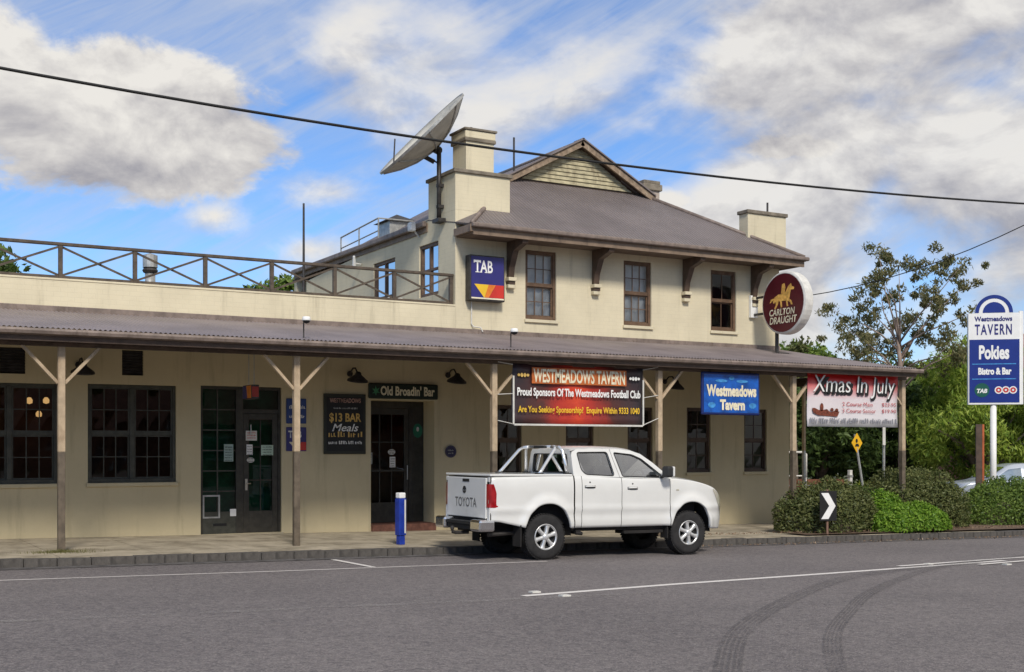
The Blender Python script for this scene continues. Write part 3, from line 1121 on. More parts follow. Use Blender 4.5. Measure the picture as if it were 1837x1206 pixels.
slab([FL, FR, GR, GL], roof_m, 'front_roof')
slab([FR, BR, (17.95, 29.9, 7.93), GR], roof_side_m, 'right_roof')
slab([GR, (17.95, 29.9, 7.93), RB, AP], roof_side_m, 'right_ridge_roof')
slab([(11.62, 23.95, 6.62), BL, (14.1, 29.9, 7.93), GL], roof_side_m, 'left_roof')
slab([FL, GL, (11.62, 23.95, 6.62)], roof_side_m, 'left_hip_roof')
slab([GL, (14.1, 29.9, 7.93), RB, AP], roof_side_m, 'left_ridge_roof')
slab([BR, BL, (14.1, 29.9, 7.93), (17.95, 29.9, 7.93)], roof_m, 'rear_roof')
slab([(14.1, 29.9, 7.93), (17.95, 29.9, 7.93), RB], roof_m, 'rear_gable')
for p, q in ((FR, GR), (AP, RB), (FL, GL)):
    MB().tube([Vector(p) + Vector((0, 0, .015)), Vector(q) + Vector((0, 0, .015))], .05, 8).build('ridge_capping', gutter_m, tav, smooth=True)
# eave: gutter, fascia, soffit
MB().box(11.60, 20.83, 21.80, 21.90, 6.14, 6.235).build('eave_gutter', gutter_m, tav, bevel=.03, seg=3)
MB().box(11.66, 20.74, 21.905, 21.94, 6.00, 6.19).build('eave_fascia', fascia_m, tav)
MB().box(20.755, 20.84, 21.905, 32.6, 6.14, 6.235).build('eave_gutter', gutter_m, tav, bevel=.03, seg=3)
MB().box(20.70, 20.738, 21.945, 32.6, 6.02, 6.18).build('eave_fascia', fascia_m, tav)
MB().box(11.66, 20.70, 21.945, Y_WALL - .004, 6.04, 6.06).build('eave_soffit', mat('brown_soffit', (.15, .11, .08), .8, var=.2), tav)
MB().box(11.585, 11.66, 21.905, Y_WALL - .01, 6.06, 6.21).build('eave_end_board', fascia_m, tav)
MB().box(11.50, 11.60, 23.98, 32.5, 6.47, 6.60).build('side_gutter', gutter_m, tav, bevel=.03, seg=3).rotation_euler = (0, 0, 0)
MB().box(11.60, 11.626, 23.98, 32.5, 6.36, 6.55).build('side_fascia', fascia_m, tav)
# gablet with weatherboards and barge boards
yg = 24.72
MB().prism([(14.15, yg, 7.94), (17.9, yg, 7.94), (16.02, yg, 9.0)], (0, .06, 0)).build('gable_backing', brown, tav)
nb = 9
for k in range(nb):
    z0 = 7.99 + k * .098
    hw = 1.74 * (1 - (z0 - 7.94) / 1.06) - .06
    if hw < .1:
        break
    hw2 = hw - .16
    MB().add([(16.02 - hw, yg - .035, z0), (16.02 + hw, yg - .035, z0), (16.02 + max(hw2, .02), yg - .008, z0 + .094), (16.02 - max(hw2, .02), yg - .008, z0 + .094),
              (16.02 - hw, yg - .002, z0), (16.02 + hw, yg - .002, z0), (16.02 + max(hw2, .02), yg - .002, z0 + .094), (16.02 - max(hw2, .02), yg - .002, z0 + .094)],
             [(0, 1, 2, 3), (7, 6, 5, 4), (0, 4, 5, 1), (1, 5, 6, 2), (2, 6, 7, 3), (3, 7, 4, 0)]).build('weatherboard', board_m, tav)
for sgn in (-1, 1):
    e0, e1 = Vector((16.02 + sgn * 2.16, 24.50, 7.84)), Vector((16.02 - sgn * .02, 24.50, 9.00))
    MB().beam(e0, e1, .05, .17, (0, 0, 1)).build('barge_board', barge_m, tav)
    MB().beam(e0 + Vector((0, .14, .085)), e1 + Vector((0, .14, .085)), .42, .03, (0, 0, 1)).build('barge_capping', roof_side_m, tav)
    MB().beam(e0 + Vector((0, .13, -.04)), e1 + Vector((0, .13, -.04)), .2, .03, (0, 0, 1)).build('barge_soffit', brown, tav)
# eave brackets
for bx_ in (12.93, 15.13, 17.68, 19.76):
    prof = [(21.95, 6.035), (Y_WALL - .02, 6.035), (Y_WALL - .02, 5.28), (Y_WALL - .10, 5.28), (Y_WALL - .14, 5.50), (Y_WALL - .30, 5.82), (21.97, 5.93)]
    br = MB().prism([(bx_ - .07, p, q) for p, q in prof], (.14, 0, 0)).build('eave_bracket', brown, tav, bevel=.006)
    cb2 = MB().box(bx_ - .10, bx_ + .10, Y_WALL - .17, Y_WALL - .003, 5.20, 5.277).box(bx_ - .085, bx_ + .085, Y_WALL - .12, Y_WALL - .003, 5.05, 5.13).build('corbel', cream, br, bevel=.01)
    MB().box(bx_ - .08, bx_ + .08, Y_WALL - .13, Y_WALL - .003, 5.132, 5.198).build('corbel_band', brown, br)
# chimney stacks
tw = MB().box(XU0, 12.95, Y_WALL, 23.95, 6.64, 7.42).build('chimney_base', cream, tav)
MB().box(XU0 - .05, 13.0, Y_WALL - .05, 24.0, 7.422, 7.50).build('chimney_cornice', stone_cap, tw, bevel=.012)
MB().box(11.90, 12.57, Y_WALL + .03, 23.3, 7.50, 8.36).build('chimney_shaft', cream, tw)
MB().box(11.86, 12.61, Y_WALL - .01, 23.34, 8.12, 8.19).build('chimney_band', stone_cap, tw, bevel=.012)
MB().box(11.87, 12.60, Y_WALL, 23.33, 8.192, 8.35).build('chimney_crown', cream, tw, bevel=.012)
MB().box(11.84, 12.63, Y_WALL - .03, 23.36, 8.352, 8.40).build('chimney_lid', stone_cap, tw, bevel=.01)
MB().tube([(12.15, 22.95, 8.40), (12.15, 22.95, 8.49)], .04).build('chimney_spike', dark_metal, tw)
rc = MB().box(19.72, 20.95, 22.78, 23.10, 6.3, 7.36).build('chimney_base', cream, tav)
MB().box(19.68, 20.99, 22.74, 23.14, 7.362, 7.45).build('chimney_cornice', stone_cap, rc, bevel=.012)
MB().tube([(20.5, 22.95, 7.45), (20.5, 22.95, 7.72)], .025).build('chimney_spike', dark_metal, rc)
sc = MB().box(18.95, 19.45, 26.0, 26.5, 7.0, 8.50).build('chimney_base', mat('pale_render', (.45, .38, .32), .9, var=.2), tav)
MB().box(18.89, 19.51, 25.94, 26.56, 8.45, 8.62).box(18.93, 19.47, 25.98, 26.52, 8.622, 8.72).build('chimney_cornice', stone_cap, sc, bevel=.02)

# ------------------------------------------------------------------ terrace balustrade
bal = root('terrace_balustrade', (8, Y_WALL + .1, 4.63), 'brown timber balustrade with crossed braces along the terrace edge', 'balustrade')
yb = Y_WALL + .1
pxs = [3.76 + 1.302 * k for k in range(-6, 7)]
for k, px in enumerate(pxs):
    MB().box(px - .037, px + .037, yb - .037, yb + .037, 4.632, 5.225).build('baluster_post', rail_m, bal, bevel=.006)
    if k < len(pxs) - 1:
        a_, b_ = px + .037, pxs[k + 1] - .037
        MB().beam((a_, yb - .012, 4.70), (b_, yb - .012, 5.20), .038, .02, (0, 1, 0)).build('cross_brace', rail_m, bal)
        MB().beam((a_, yb + .012, 5.20), (b_, yb + .012, 4.70), .038, .02, (0, 1, 0)).build('cross_brace', rail_m, bal)
        MB().box(a_, b_, yb - .03, yb + .03, 4.636, 4.69).build('bottom_rail', rail_m, bal, bevel=.004)
MB().box(pxs[0] - .05, pxs[-1] + .05, yb - .045, yb + .045, 5.226, 5.282).build('top_rail', rail_m, bal, bevel=.008)

# ------------------------------------------------------------------ signs on the tavern
YWF = Y_WALL - .004

# lit box sign beside the upper windows
t = root('light_box_sign', (12.27, Y_WALL, 4.70), 'square navy light box sign lettered TAB with yellow and red bands, on the upper wall', 'sign')
MB().box(11.86, 12.70, Y_WALL - .22, Y_WALL - .01, 4.72, 5.68).build('case', dark_metal, t, bevel=.012)
o_ = (11.86, Y_WALL - .222, 4.72)
flat(t, 'face', [rect(.03, .81, .03, .93)], o_, navy, depth=.006)
o2 = (11.86, Y_WALL - .229, 4.72)
lettering(t, 'TAB', .32, .72, .44, .26, o2, white, bold=.02)
flat(t, 'letter_serif', [rect(.125, .215, .59, .607), rect(.225, .285, .59, .607), rect(.35, .41, .59, .607), rect(.085, .105, .79, .85), rect(.235, .255, .79, .85)], o2, white)
flat(t, 'red_band', [[(.45, .07), (.81, .07), (.81, .345), (.62, .345)]], o2, red)
flat(t, 'yellow_wedge', [[(.10, .345), (.44, .345), (.345, .07), (.33, .07)]], o2, yellow)
flat(t, 'orange_wedge', [[(.44, .345), (.615, .345), (.445, .07), (.35, .07)]], o2, orange)
flat(t, 'bottom_line', [rect(.03, .81, .035, .065)], o2, cream_p)
MB().tube([(12.0, Y_WALL - .03, 4.71), (12.0, Y_WALL - .03, 4.24), (12.04, Y_WALL - .05, 4.18), (12.2, Y_WALL - .06, 4.17), (12.24, Y_WALL - .08, 4.08)], .014).build('conduit', white_dull, t)

# round brewery sign at the right corner, at right angles to the wall
cx_, cy_, cz_ = 19.62, 21.43, 5.02
t = root('round_brewery_sign', (19.75, Y_WALL, 5.0), 'round maroon brewery sign with a gold horse, jutting from the right corner', 'sign')
MB().lathe([(.0, 0), (.70, 0), (.735, .02), (.74, .05), (.74, .22), (.735, .25), (.70, .27), (0, .27)], (cx_, cy_, cz_), (1, 0, 0), 40).build('case', white_dull, t, smooth=False)
rr, uu = Vector((0, -1, 0)), Vector((0, 0, 1))      # right x up = -X
oc = (cx_ - .002, cy_, cz_)
flat(t, 'face', [disc(0, 0, .685, n=40)], oc, maroon, rr, uu, .005)
oc2 = (cx_ - .008, cy_, cz_)
horse = [[(-.36, .02), (-.30, .14), (-.16, .20), (.02, .20), (.12, .26), (.20, .38), (.30, .44), (.33, .37), (.42, .33), (.40, .28), (.30, .28), (.26, .16), (.24, .06), (.32, .0), (.36, -.10), (.31, -.10), (.27, -.03), (.18, .01), (.10, .02), (-.06, .03), (-.16, .02), (-.18, -.06), (-.26, -.16), (-.31, -.15), (-.25, -.06), (-.26, .03), (-.33, -.02)],
         [(.12, .02), (.17, .01), (.20, -.12), (.15, -.13)], [(-.10, .03), (-.04, .03), (-.02, -.13), (-.07, -.14)],
         [(-.06, .21), (.06, .20), (.10, .36), (.06, .47), (-.02, .45), (-.04, .34)], [(-.36, .06), (-.30, .12), (-.44, .10), (-.48, .0)]]
tri = []
flat(t, 'horse_emblem', [[(p * .92, q * .92 + .02) for p, q in h] for h in horse], oc2, mat('gold_emblem', (.75, .42, .10), .4, var=.35, scale=12), rr, uu, .004)
lettering(t, 'CARLTON', -.02, -.21, .86, .16, oc2, cream_p, rr, uu, bold=.02, shear=.15)
lettering(t, 'DRAUGHT', .02, -.40, .92, .17, oc2, cream_p, rr, uu, bold=.02, shear=.15)
MB().tube([(cx_ + .13, cy_ + .70, 5.25), (cx_ + .13, Y_WALL, 5.25)], .03).build('bracket', dark_metal, t)
MB().tube([(cx_ + .13, cy_ + .70, 4.85), (cx_ + .13, Y_WALL, 4.85)], .03).build('bracket', dark_metal, t)
MB().box(cx_ + .02, cx_ + .24, Y_WALL - .09, Y_WALL - .003, 4.78, 5.32).build('mounting_plate', white, t, bevel=.01)
MB().tube([(cx_ + .13, cy_ + .35, 4.40), (cx_ + .13, cy_ + .35, 3.84)], .045).box(cx_ - .12, cx_ + .38, cy_ + .2, cy_ + .5, 3.82, 3.86).build('prop', dark_metal, t)


def sheet_mat_banner(name):
    """Printed vinyl: charcoal sides, red glow in the middle."""
    m = bpy.data.materials.new(name)
    m.use_nodes = True
    p = m.node_tree.nodes['Principled BSDF']
    n = N(m.node_tree)
    co = n.node('ShaderNodeTexCoord').outputs['Object']
    s = n.node('ShaderNodeSeparateXYZ')
    n.put(s.inputs[0], co)
    d = n.m('ABSOLUTE', n.m('SUBTRACT', s.outputs[0], 12.62))
    d = n.m('ADD', d, n.m('MULTIPLY', n.m('SUBTRACT', n.noise(co, 3, 5, .6), .5), .7))
    c = n.ramp(n.m('DIVIDE', d, 1.5), [(0.0, (.62, .06, .02)), (.22, (.42, .03, .018)), (.55, (.085, .025, .02)), (1.0, (.028, .024, .03))])
    n.put(p.inputs['Base Color'], c)
    p.inputs['Roughness'].default_value = .45
    return m


# big vinyl banner slung between two posts
t = root('sponsor_banner', (12.65, Y_POST, 2.05), 'black and red vinyl football sponsor banner roped between two verandah posts', 'banner')
rows = []
rb = random.Random(3)
for j in range(9):
    z = 2.06 + 1.12 * j / 8
    rows.append([(11.16 + 2.97 * i / 24, Y_POST - .05 + .014 * math.sin(i * .8 + j * .5) + .03 * math.sin(math.pi * j / 8), z - .03 * math.sin(math.pi * i / 24) * (1 - j / 8)) for i in range(25)])
o = MB().grid(rows).build('vinyl_sheet', sheet_mat_banner('banner_print'), t, smooth=True, fix=False)
so = o.modifiers.new('thick', 'SOLIDIFY')
so.thickness = .003
OB = (11.16, Y_POST - .078, 2.06)
MB().box(11.15, 11.18, Y_POST - .09, Y_POST - .07, 2.05, 2.95).box(14.10, 14.13, Y_POST - .09, Y_POST - .07, 2.05, 2.95).box(11.18, 14.10, Y_POST - .09, Y_POST - .07, 2.03, 2.065).build('white_hem', white_dull, t)
flat(t, 'title_panel', [rect(.40, 2.55, .76, 1.06)], OB, mat('burnt_orange_print', (.50, .13, .03), .5, var=.3, scale=5))
lettering(t, 'WESTMEADOWS TAVERN', 1.47, .91, 2.08, .26, (OB[0], OB[1] - .006, OB[2]), cream_p, bold=.025)
lettering(t, 'Proud Sponsors Of The Westmeadows Football Club', 1.485, .58, 2.8, .20, OB, white, bold=.03)
lettering(t, 'Are You Seeking Sponsorship?  Enquire Within 9333 1040', 1.485, .26, 2.76, .16, OB, yellow, bold=.02)
flat(t, 'ornament', [disc(.12 + .065 * k, .91, .03, .045 - .012 * abs(k - 1.5), 10) for k in range(4)], OB, gold)
flat(t, 'ornament', [disc(2.65 + .065 * k, .91, .03, .045 - .012 * abs(k - 1.5), 10) for k in range(4)], OB, white)
for (a_, b_) in (((11.16, 3.16), (10.85, 3.20)), ((11.16, 2.62), (10.85, 2.60)), ((11.16, 2.06), (10.85, 2.12)), ((14.12, 3.15), (14.50, 3.22)), ((14.12, 2.6), (14.50, 2.66)), ((14.12, 2.06), (14.50, 2.2))):
    MB().tube([(a_[0], Y_POST - .06, a_[1]), (b_[0], Y_POST - .05, b_[1])], .008, 6).build('rope', white_dull, t)

# blue tavern sign hung under the verandah edge
t = root('blue_tavern_sign', (16.3, Y_POST - .1, 2.28), 'bright blue hanging tavern name board with cream lettering', 'sign')
MB().box(15.55, 17.09, Y_POST - .12, Y_POST - .06, 2.29, 3.17).build('board', mat('blue_sign_edge', (.008, .02, .12), .4), t, bevel=.05, seg=3)
OB = (15.55, Y_POST - .121, 2.29)
flat(t, 'face', [rect(.05, 1.49, .05, .83)], OB, sign_blue)
OB = (15.55, Y_POST - .126, 2.29)
lettering(t, 'Westmeadows', .77, .50, 1.32, .24, OB, cream_p, bold=.05)
lettering(t, 'Tavern', .79, .21, .66, .22, OB, cream_p, bold=.05)
lb = mat('pale_blue_print', (.05, .25, .55), .5, var=.3, scale=9)
flat(t, 'ornament', [disc(.25, .20, .10, .06, 10), disc(1.33, .20, .10, .06, 10), disc(.5, .70, .16, .03, 10), disc(1.05, .70, .16, .03, 10), disc(.77, .76, .07, .04, 10)], OB, lb)
for xx in (15.8, 16.85):
    MB().tube([(xx, Y_POST - .09, 3.16), (xx, Y_POST - .06, 3.24)], .01, 6).build('hanger', dark_metal, t)

# red and white winter banner
t = root('christmas_banner', (19.8, Y_POST, 2.1), 'red and white Xmas In July banner between the last verandah posts', 'banner')
m = bpy.data.materials.new('red_white_vinyl')
m.use_nodes = True
n = N(m.node_tree)
co = n.node('ShaderNodeTexCoord').outputs['Object']
s = n.node('ShaderNodeSeparateXYZ')
n.put(s.inputs[0], co)
zz = n.m('ADD', s.outputs[2], n.m('MULTIPLY', n.m('SUBTRACT', n.noise(co, 2.5, 4, .6), .5), .18))
n.put(m.node_tree.nodes['Principled BSDF'].inputs['Base Color'], n.ramp(n.m('SUBTRACT', zz, 2.1), [(.0, (.72, .70, .70)), (.58, (.70, .62, .63)), (.80, (.62, .25, .25)), (1.0, (.62, .012, .012))]))
m.node_tree.nodes['Principled BSDF'].inputs['Roughness'].default_value = .45
rows = [[(18.47 + 2.74 * i / 20, Y_POST - .06 + .012 * math.sin(i * .9 + j), 2.08 + 1.19 * j / 6) for i in range(21)] for j in range(7)]
o = MB().grid(rows).build('vinyl_sheet', m, t, smooth=True, fix=False)
o.modifiers.new('thick', 'SOLIDIFY').thickness = .003
OB = (18.47, Y_POST - .085, 2.08)
lettering(t, 'Xmas In July', 1.40, .855, 2.52, .50, (OB[0] + .02, OB[1] + .002, OB[2] - .025), black, bold=.05, shear=.12)
lettering(t, 'Xmas In July', 1.38, .875, 2.48, .48, OB, white, bold=-.005, shear=.12, out=.010)
pr = mat('crimson_print', (.42, .03, .04), .5, var=.1)
lettering(t, '2 Course Main', 1.47, .50, .92, .09, OB, pr)
lettering(t, '$23.95', 2.44, .50, .44, .09, OB, pr)
lettering(t, '3 Course Senior', 1.52, .355, 1.02, .09, OB, pr)
lettering(t, '$19.90', 2.44, .355, .44, .09, OB, pr)
marks(t, .06, 2.68, .08, .19, OB, mat('grey_print', (.25, .25, .28), .6), seed=8, word=(.15, .4))
dk = mat('brown_print', (.16, .04, .02), .6, var=.5, scale=20)
flat(t, 'sleigh_picture', [[(.15, .30), (.30, .24), (.86, .22), (.92, .33), (.78, .35), (.66, .31), (.55, .38), (.42, .36), (.30, .36), (.20, .40), (.12, .40)], disc(.40, .42, .05, .09, 10), disc(.70, .37, .05, .04, 8), disc(.84, .36, .05, .04, 8)], OB, dk)
for a_ in (18.47, 21.20):
    MB().tube([(a_, Y_POST - .06, 3.26), (a_, Y_POST - .02, 3.32)], .007, 6).build('rope', white_dull, t)
MB().tube([(20.95, Y_POST - .05, 2.9), (21.38, Y_POST - .02, 2.62)], .012, 6).build('rope', dark_metal, t)

# bar meals poster
t = root('bar_meals_board', (9.13, Y_WALL, 1.5), 'black framed $13 bar meals board between the two entrances', 'sign')
MB().box(8.69, 9.58, Y_WALL - .05, Y_WALL - .005, 1.49, 2.69).build('frame', mat('olive_black_frame', (.03, .032, .022), .5), t, bevel=.008)
OB = (8.69, Y_WALL - .053, 1.49)
flat(t, 'face', [rect(.05, .84, .06, 1.14)], (8.69, Y_WALL - .051, 1.49), black, depth=.003)
OB = (8.69, Y_WALL - .055, 1.49)
lettering(t, 'WESTMEADOWS', .445, 1.07, .66, .09, OB, mat('dusty_pink_print', (.42, .25, .20), .6, var=.5, scale=6), bold=.02)
marks(t, .20, .70, .90, .935, OB, galv, seed=2)
lettering(t, '$13 BAR', .445, .72, .68, .20, OB, gold, bold=.03)
lettering(t, 'Meals', .445, .53, .56, .15, OB, white, shear=.3, bold=.01)
marks(t, .09, .80, .34, .45, OB, gold, seed=3, word=(.12, .25))
marks(t, .09, .80, .20, .265, OB, white, seed=6, word=(.1, .2))

# bar name board over the recessed door
t = root('bar_name_board', (10.4, Y_WALL, 2.6), "dark green Old Broadin' Bar name board over the recessed door", 'sign')
MB().box(9.64, 11.20, Y_WALL - .07, Y_WALL - .005, 2.615, 2.93).build('board', mat('dark_green_board', (.012, .022, .014), .45), t, bevel=.03, seg=3)
OB = (9.64, Y_WALL - .071, 2.615)
lettering(t, "Old Broadin' Bar", .86, .165, 1.22, .20, OB, cream_p, bold=.035)
flat(t, 'leaf_emblem', [[(.06, .10), (.12, .14), (.07, .2), (.13, .19), (.14, .26), (.17, .19), (.23, .22), (.19, .15), (.25, .11), (.17, .12), (.15, .06), (.13, .11)]], OB, mat('leaf_green_print', (.05, .22, .10), .5))

# hanging light box by the first entrance
t = root('hanging_light_box', (6.75, 21.0, 2.5), 'small light box with orange half hanging under the verandah by the first entrance', 'sign')
MB().box(6.62, 6.76, 20.75, 21.25, 2.48, 2.73).build('case', dark_metal, t, bevel=.01)
rr, uu = Vector((0, -1, 0)), Vector((0, 0, 1))
flat(t, 'face', [rect(0, .28, 0, .22)], (6.619, 21.24, 2.495), navy, rr, uu)
flat(t, 'orange_face', [[(.28, 0), (.48, 0), (.48, .22), (.22, .22)]], (6.618, 21.24, 2.495), orange, rr, uu, .006)
flat(t, 'end_face', [rect(.01, .13, .02, .20)], (6.62, 20.749, 2.495), mat('deep_red_print', (.32, .03, .02), .5))
for yy in (20.85, 21.15):
    MB().tube([(6.7, yy, 2.73), (6.7, yy, 3.5)], .008, 6).build('chain', galv, t)

# two small wall signs behind the second post
t = root('blue_wall_sign', (8.12, Y_WALL, 2.1), 'small blue wall sign with white lines, upper of the pair behind a post', 'sign')
MB().box(7.92, 8.33, Y_WALL - .03, Y_WALL - .004, 2.09, 2.58).build('panel', mat('mid_blue_panel', (.02, .05, .20), .4), t, bevel=.02)
OB = (7.92, Y_WALL - .031, 2.09)
marks(t, .06, .36, .29, .36, OB, white, seed=11, word=(.12, .2))
marks(t, .06, .36, .11, .17, OB, white, seed=12, word=(.12, .2))
t = root('betting_wall_sign', (8.12, Y_WALL, 1.55), 'small navy TAB wall sign with red corner, lower of the pair behind a post', 'sign')
MB().box(7.92, 8.33, Y_WALL - .03, Y_WALL - .004, 1.55, 2.02).build('panel', navy, t, bevel=.01)
OB = (7.92, Y_WALL - .031, 1.55)
lettering(t, 'TAB', .17, .33, .27, .14, OB, white, bold=.03)
flat(t, 'red_corner', [[(.22, .02), (.40, .02), (.40, .18), (.30, .18)]], OB, red)
flat(t, 'white_wedge', [[(.05, .18), (.20, .18), (.18, .04)]], OB, cream_p)


# ---- notices stuck on the doors
def notice(x, z, wd, ht, y, mtl, label, group=None, print_m=None, seed=1, shape=None):
    t = root('notice', (x, y, z - ht / 2), label, 'notice', group)
    flat(t, 'paper', [shape] if shape else [rect(-wd / 2, wd / 2, -ht / 2, ht / 2)], (x, y, z), mtl, depth=.003)
    k = 0
    zz = ht * .36
    while zz > -ht * .40:
        marks(t, -wd * .38, wd * .38, zz - .022, zz, (x, y - .0035, z), print_m or black, seed=seed + k, word=(.03, .08), out=.002)
        zz -= .05
        k += 1
    return t


Yn = Y_WALL + .055
paper_g = mat('pale_green_paper', (.45, .58, .47), .8)
notice(7.245, 1.85, .22, .19, Yn, white_dull, 'pinkish printed notice highest on the first entrance door', seed=20, print_m=red)
notice(7.21, 1.58, .12, .2, Yn, white, 'narrow white notice above the door handle of the first entrance', seed=30)
notice(7.23, 1.38, .14, .10, Yn, white_dull, 'small oval sticker just above the first entrance door handle', seed=40, shape=disc(0, 0, .075, .05, 16))
notice(7.56, 1.57, .24, .2, Yn, paper_g, 'pale green square notice right of the centre bar on the first door', seed=50)
t = notice(6.80, 1.52, .18, .33, Yn, mat('grey_green_sticker', (.32, .42, .38), .7), 'tall grey scalloped sticker on the sidelight left of the first door', seed=60)
Yn2 = Y_WALL + .52
notice(9.90, 1.40, .13, .24, Yn2, galv, 'grey notice at the left edge of the recessed bar door', seed=70)
notice(10.40, 1.53, .16, .11, Yn2, white_dull, 'small round white sticker on the recessed bar door', seed=80, shape=disc(0, 0, .085, .06, 16))
notice(10.42, 1.32, .13, .22, Yn2, white, 'white upright notice below the round sticker on the recessed bar door', seed=90)
gs = mat('green_sticker', (.02, .16, .09), .5, var=.2)
t = root('green_sticker', (10.99, Yn2 - .0, 1.9), 'teardrop green sticker on the side panel of the bar doorway', 'sticker')
flat(t, 'sticker', [disc(0, 0, .11, .15, 18)], (11.0, Yn2 - .003, 1.98), gs, depth=.003)
flat(t, 'mark', [disc(0, .03, .03, .05, 10)], (11.0, Yn2 - .007, 1.98), white_dull, depth=.002)

# round plaque
t = root('round_plaque', (11.51, Y_WALL, 1.54), 'round dark blue heritage plaque on the khaki wall', 'plaque')
flat(t, 'disc', [disc(0, 0, .125, n=28)], (11.51, YWF, 1.54), mat('dark_blue_plaque', (.025, .022, .07), .4), depth=.02)
ring(t, 'rim', 0, 0, .105, .13, (11.51, YWF - .018, 1.54), mat('plaque_rim', (.06, .055, .10), .4), depth=.008)
marks(t, -.07, .07, .01, .04, (11.51, YWF - .021, 1.54), galv, seed=5)
marks(t, -.06, .06, -.05, -.02, (11.51, YWF - .021, 1.54), galv, seed=6)


# ---- barn lamps on the wall
def wall_lamp(x, z, label):
    t = root('wall_lamp', (x, Y_WALL, z), label, 'lamp', 'lamps on the wall under the verandah')
    MB().lathe([(.0, 0), (.06, 0), (.06, .02), (0, .025)], (x, Y_WALL - .003, z + .12), (0, -1, 0), 14).build('wall_plate', dark_metal, t)
    MB().tube([(x, Y_WALL - .02, z + .12), (x, Y_WALL - .16, z + .22), (x, Y_WALL - .30, z + .22), (x, Y_WALL - .40, z + .12)], .016).build('arm', dark_metal, t, smooth=True)
    MB().lathe([(.03, .14), (.05, .13), (.07, .08), (.20, -.02), (.21, -.05), (.195, -.05), (.06, .06), (.0, .08)], (x, Y_WALL - .42, z), (0, -.25, 1), 20).build('shade', dark_metal, t, smooth=True)
    MB().lathe([(0, -.06), (.03, -.05), (.045, -.01), (.03, .04)], (x, Y_WALL - .42, z), (0, -.25, 1), 12).build('bulb', white, t, smooth=True)


wall_lamp(4.05, 2.98, 'dark wall lamp left of the small square vent near the first post')
wall_lamp(9.25, 2.98, 'dark wall lamp above the bar meals board')
wall_lamp(11.45, 3.02, 'dark wall lamp right of the recessed bar doorway')
wall_lamp(17.1, 3.04, 'dark wall lamp left of the blue hanging board')

# ---- pendant lamps inside the left window
glow = mat('lamp_glow', (.9, .6, .3), .4, var=.02, emit=((1.0, .55, .22), .6))
for k, (x, y, z, lab) in enumerate(((3.5, 24.6, 2.5, 'lit pendant lamp inside the left window, upper left of four'), (3.85, 24.9, 2.52, 'lit pendant lamp inside the left window, upper right of four'),
                                    (3.25, 25.4, 2.3, 'lit pendant lamp inside the left window, lower left of four'), (3.85, 25.8, 2.28, 'lit pendant lamp inside the left window, lower right of four'))):
    t = root('pendant_lamp', (x, y, z), lab, 'lamp', 'pendant lamps inside')
    MB().lathe([(0, .08), (.03, .075), (.06, .03), (.055, -.03), (0, -.05)], (x, y, z), (0, 0, 1), 14).build('globe', glow, t, smooth=True)
    MB().tube([(x, y, z + .12), (x, y, 4.1)], .008, 6).build('cord', black, t)

# ---- security cameras on the verandah roof
for (x, lab) in ((7.15, 'small white dome camera on a stem above the second post'), (11.2, 'small white dome camera on a stem below the navy light box')):
    y, z = YE + .4, ver_z(0, YE + .4)
    t = root('dome_camera', (x, y, z), lab, 'camera', 'cameras on the verandah roof')
    MB().tube([(x, y, z - .02), (x, y, z + .26), (x, y - .06, z + .33), (x, y - .12, z + .33)], .012, 8).build('stem', dark_metal, t)
    MB().lathe([(0, .05), (.06, .045), (.075, .0), (.07, -.02)], (x, y - .13, z + .30), (0, 0, 1), 16).build('housing', white, t, smooth=True)
    MB().lathe([(.065, -.02), (.05, -.055), (0, -.075)], (x, y - .13, z + .30), (0, 0, 1), 16).build('dome', black, t, smooth=True)
# pale scrape marks of sealant on the verandah sheeting are left to the material

# ------------------------------------------------------------------ roof gear
t = root('satellite_dish', (11.48, 23.3, 6.5), 'large pale satellite dish tipped skyward on a pole at the chimney', 'satellite dish')
MB().tube([(11.54, 23.25, 6.5), (11.54, 23.25, 8.0)], .05, 10).build('mast', dark_metal, t, smooth=True)
MB().box(11.50, 11.629, 23.19, 23.31, 6.75, 6.82).box(11.50, 11.629, 23.19, 23.31, 7.2, 7.27).box(11.45, 11.63, 23.1, 23.4, 6.44, 6.52).build('wall_clamp', dark_metal, t)
CR = Vector((math.sin(R(HEAD)), -math.cos(R(HEAD)), 0))
CF = Vector((math.cos(R(HEAD)), math.sin(R(HEAD)), 0))
dn = (CR * -.68 + Vector((0, 0, .70)) - CF * .28).normalized()
dc = Vector((11.28, 23.42, 8.27))
prof = []
Rd, dep = 1.20, .40
for k in range(13):
    r_ = Rd * k / 12
    prof.append((max(r_, .001), dep * (r_ / Rd) ** 2 - dep))
back = [(r_, h - .035) for r_, h in reversed(prof)]
MB().lathe(prof + back, dc + dn * .12, dn, 48).build('reflector', mat('dish_paint', (.50, .47, .40), .6, var=.15, scale=4), t, smooth=True)
MB().lathe([(Rd - .01, .0), (Rd + .025, .0), (Rd + .025, -.05), (Rd - .01, -.05)], dc + dn * .12, dn, 48, closed=True).build('rim', galv, t, smooth=False)
sd_ = dn.cross(CF).normalized()
for k in range(8):
    a = math.pi * 2 * k / 8
    e = (sd_ * math.cos(a) + dn.cross(sd_) * math.sin(a))
    pts = [dc + dn * (.12 - dep - .05 + dep * (q ** 2)) + e * (Rd * q) for q in (.1, .4, .7, .98)]
    MB().tube(pts, .022, 6).build('rib', galv, t)
MB().tube([(11.54, 23.25, 7.98), tuple(dc - dn * .32)], .09, 10).tube([tuple(dc - dn * .30 - Vector((0, 0, .30))), tuple(dc - dn * .18 - CR * .45 - Vector((0, 0, .1)))], .05, 8).tube(
    [(11.54, 23.25, 7.7), tuple(dc - dn * .25 - CR * .4 - Vector((0, 0, .05)))], .02, 6).build('tilt_mount', dark_metal, t)
low = dc - (CR * .70 + Vector((0, 0, .70))).normalized() * .88
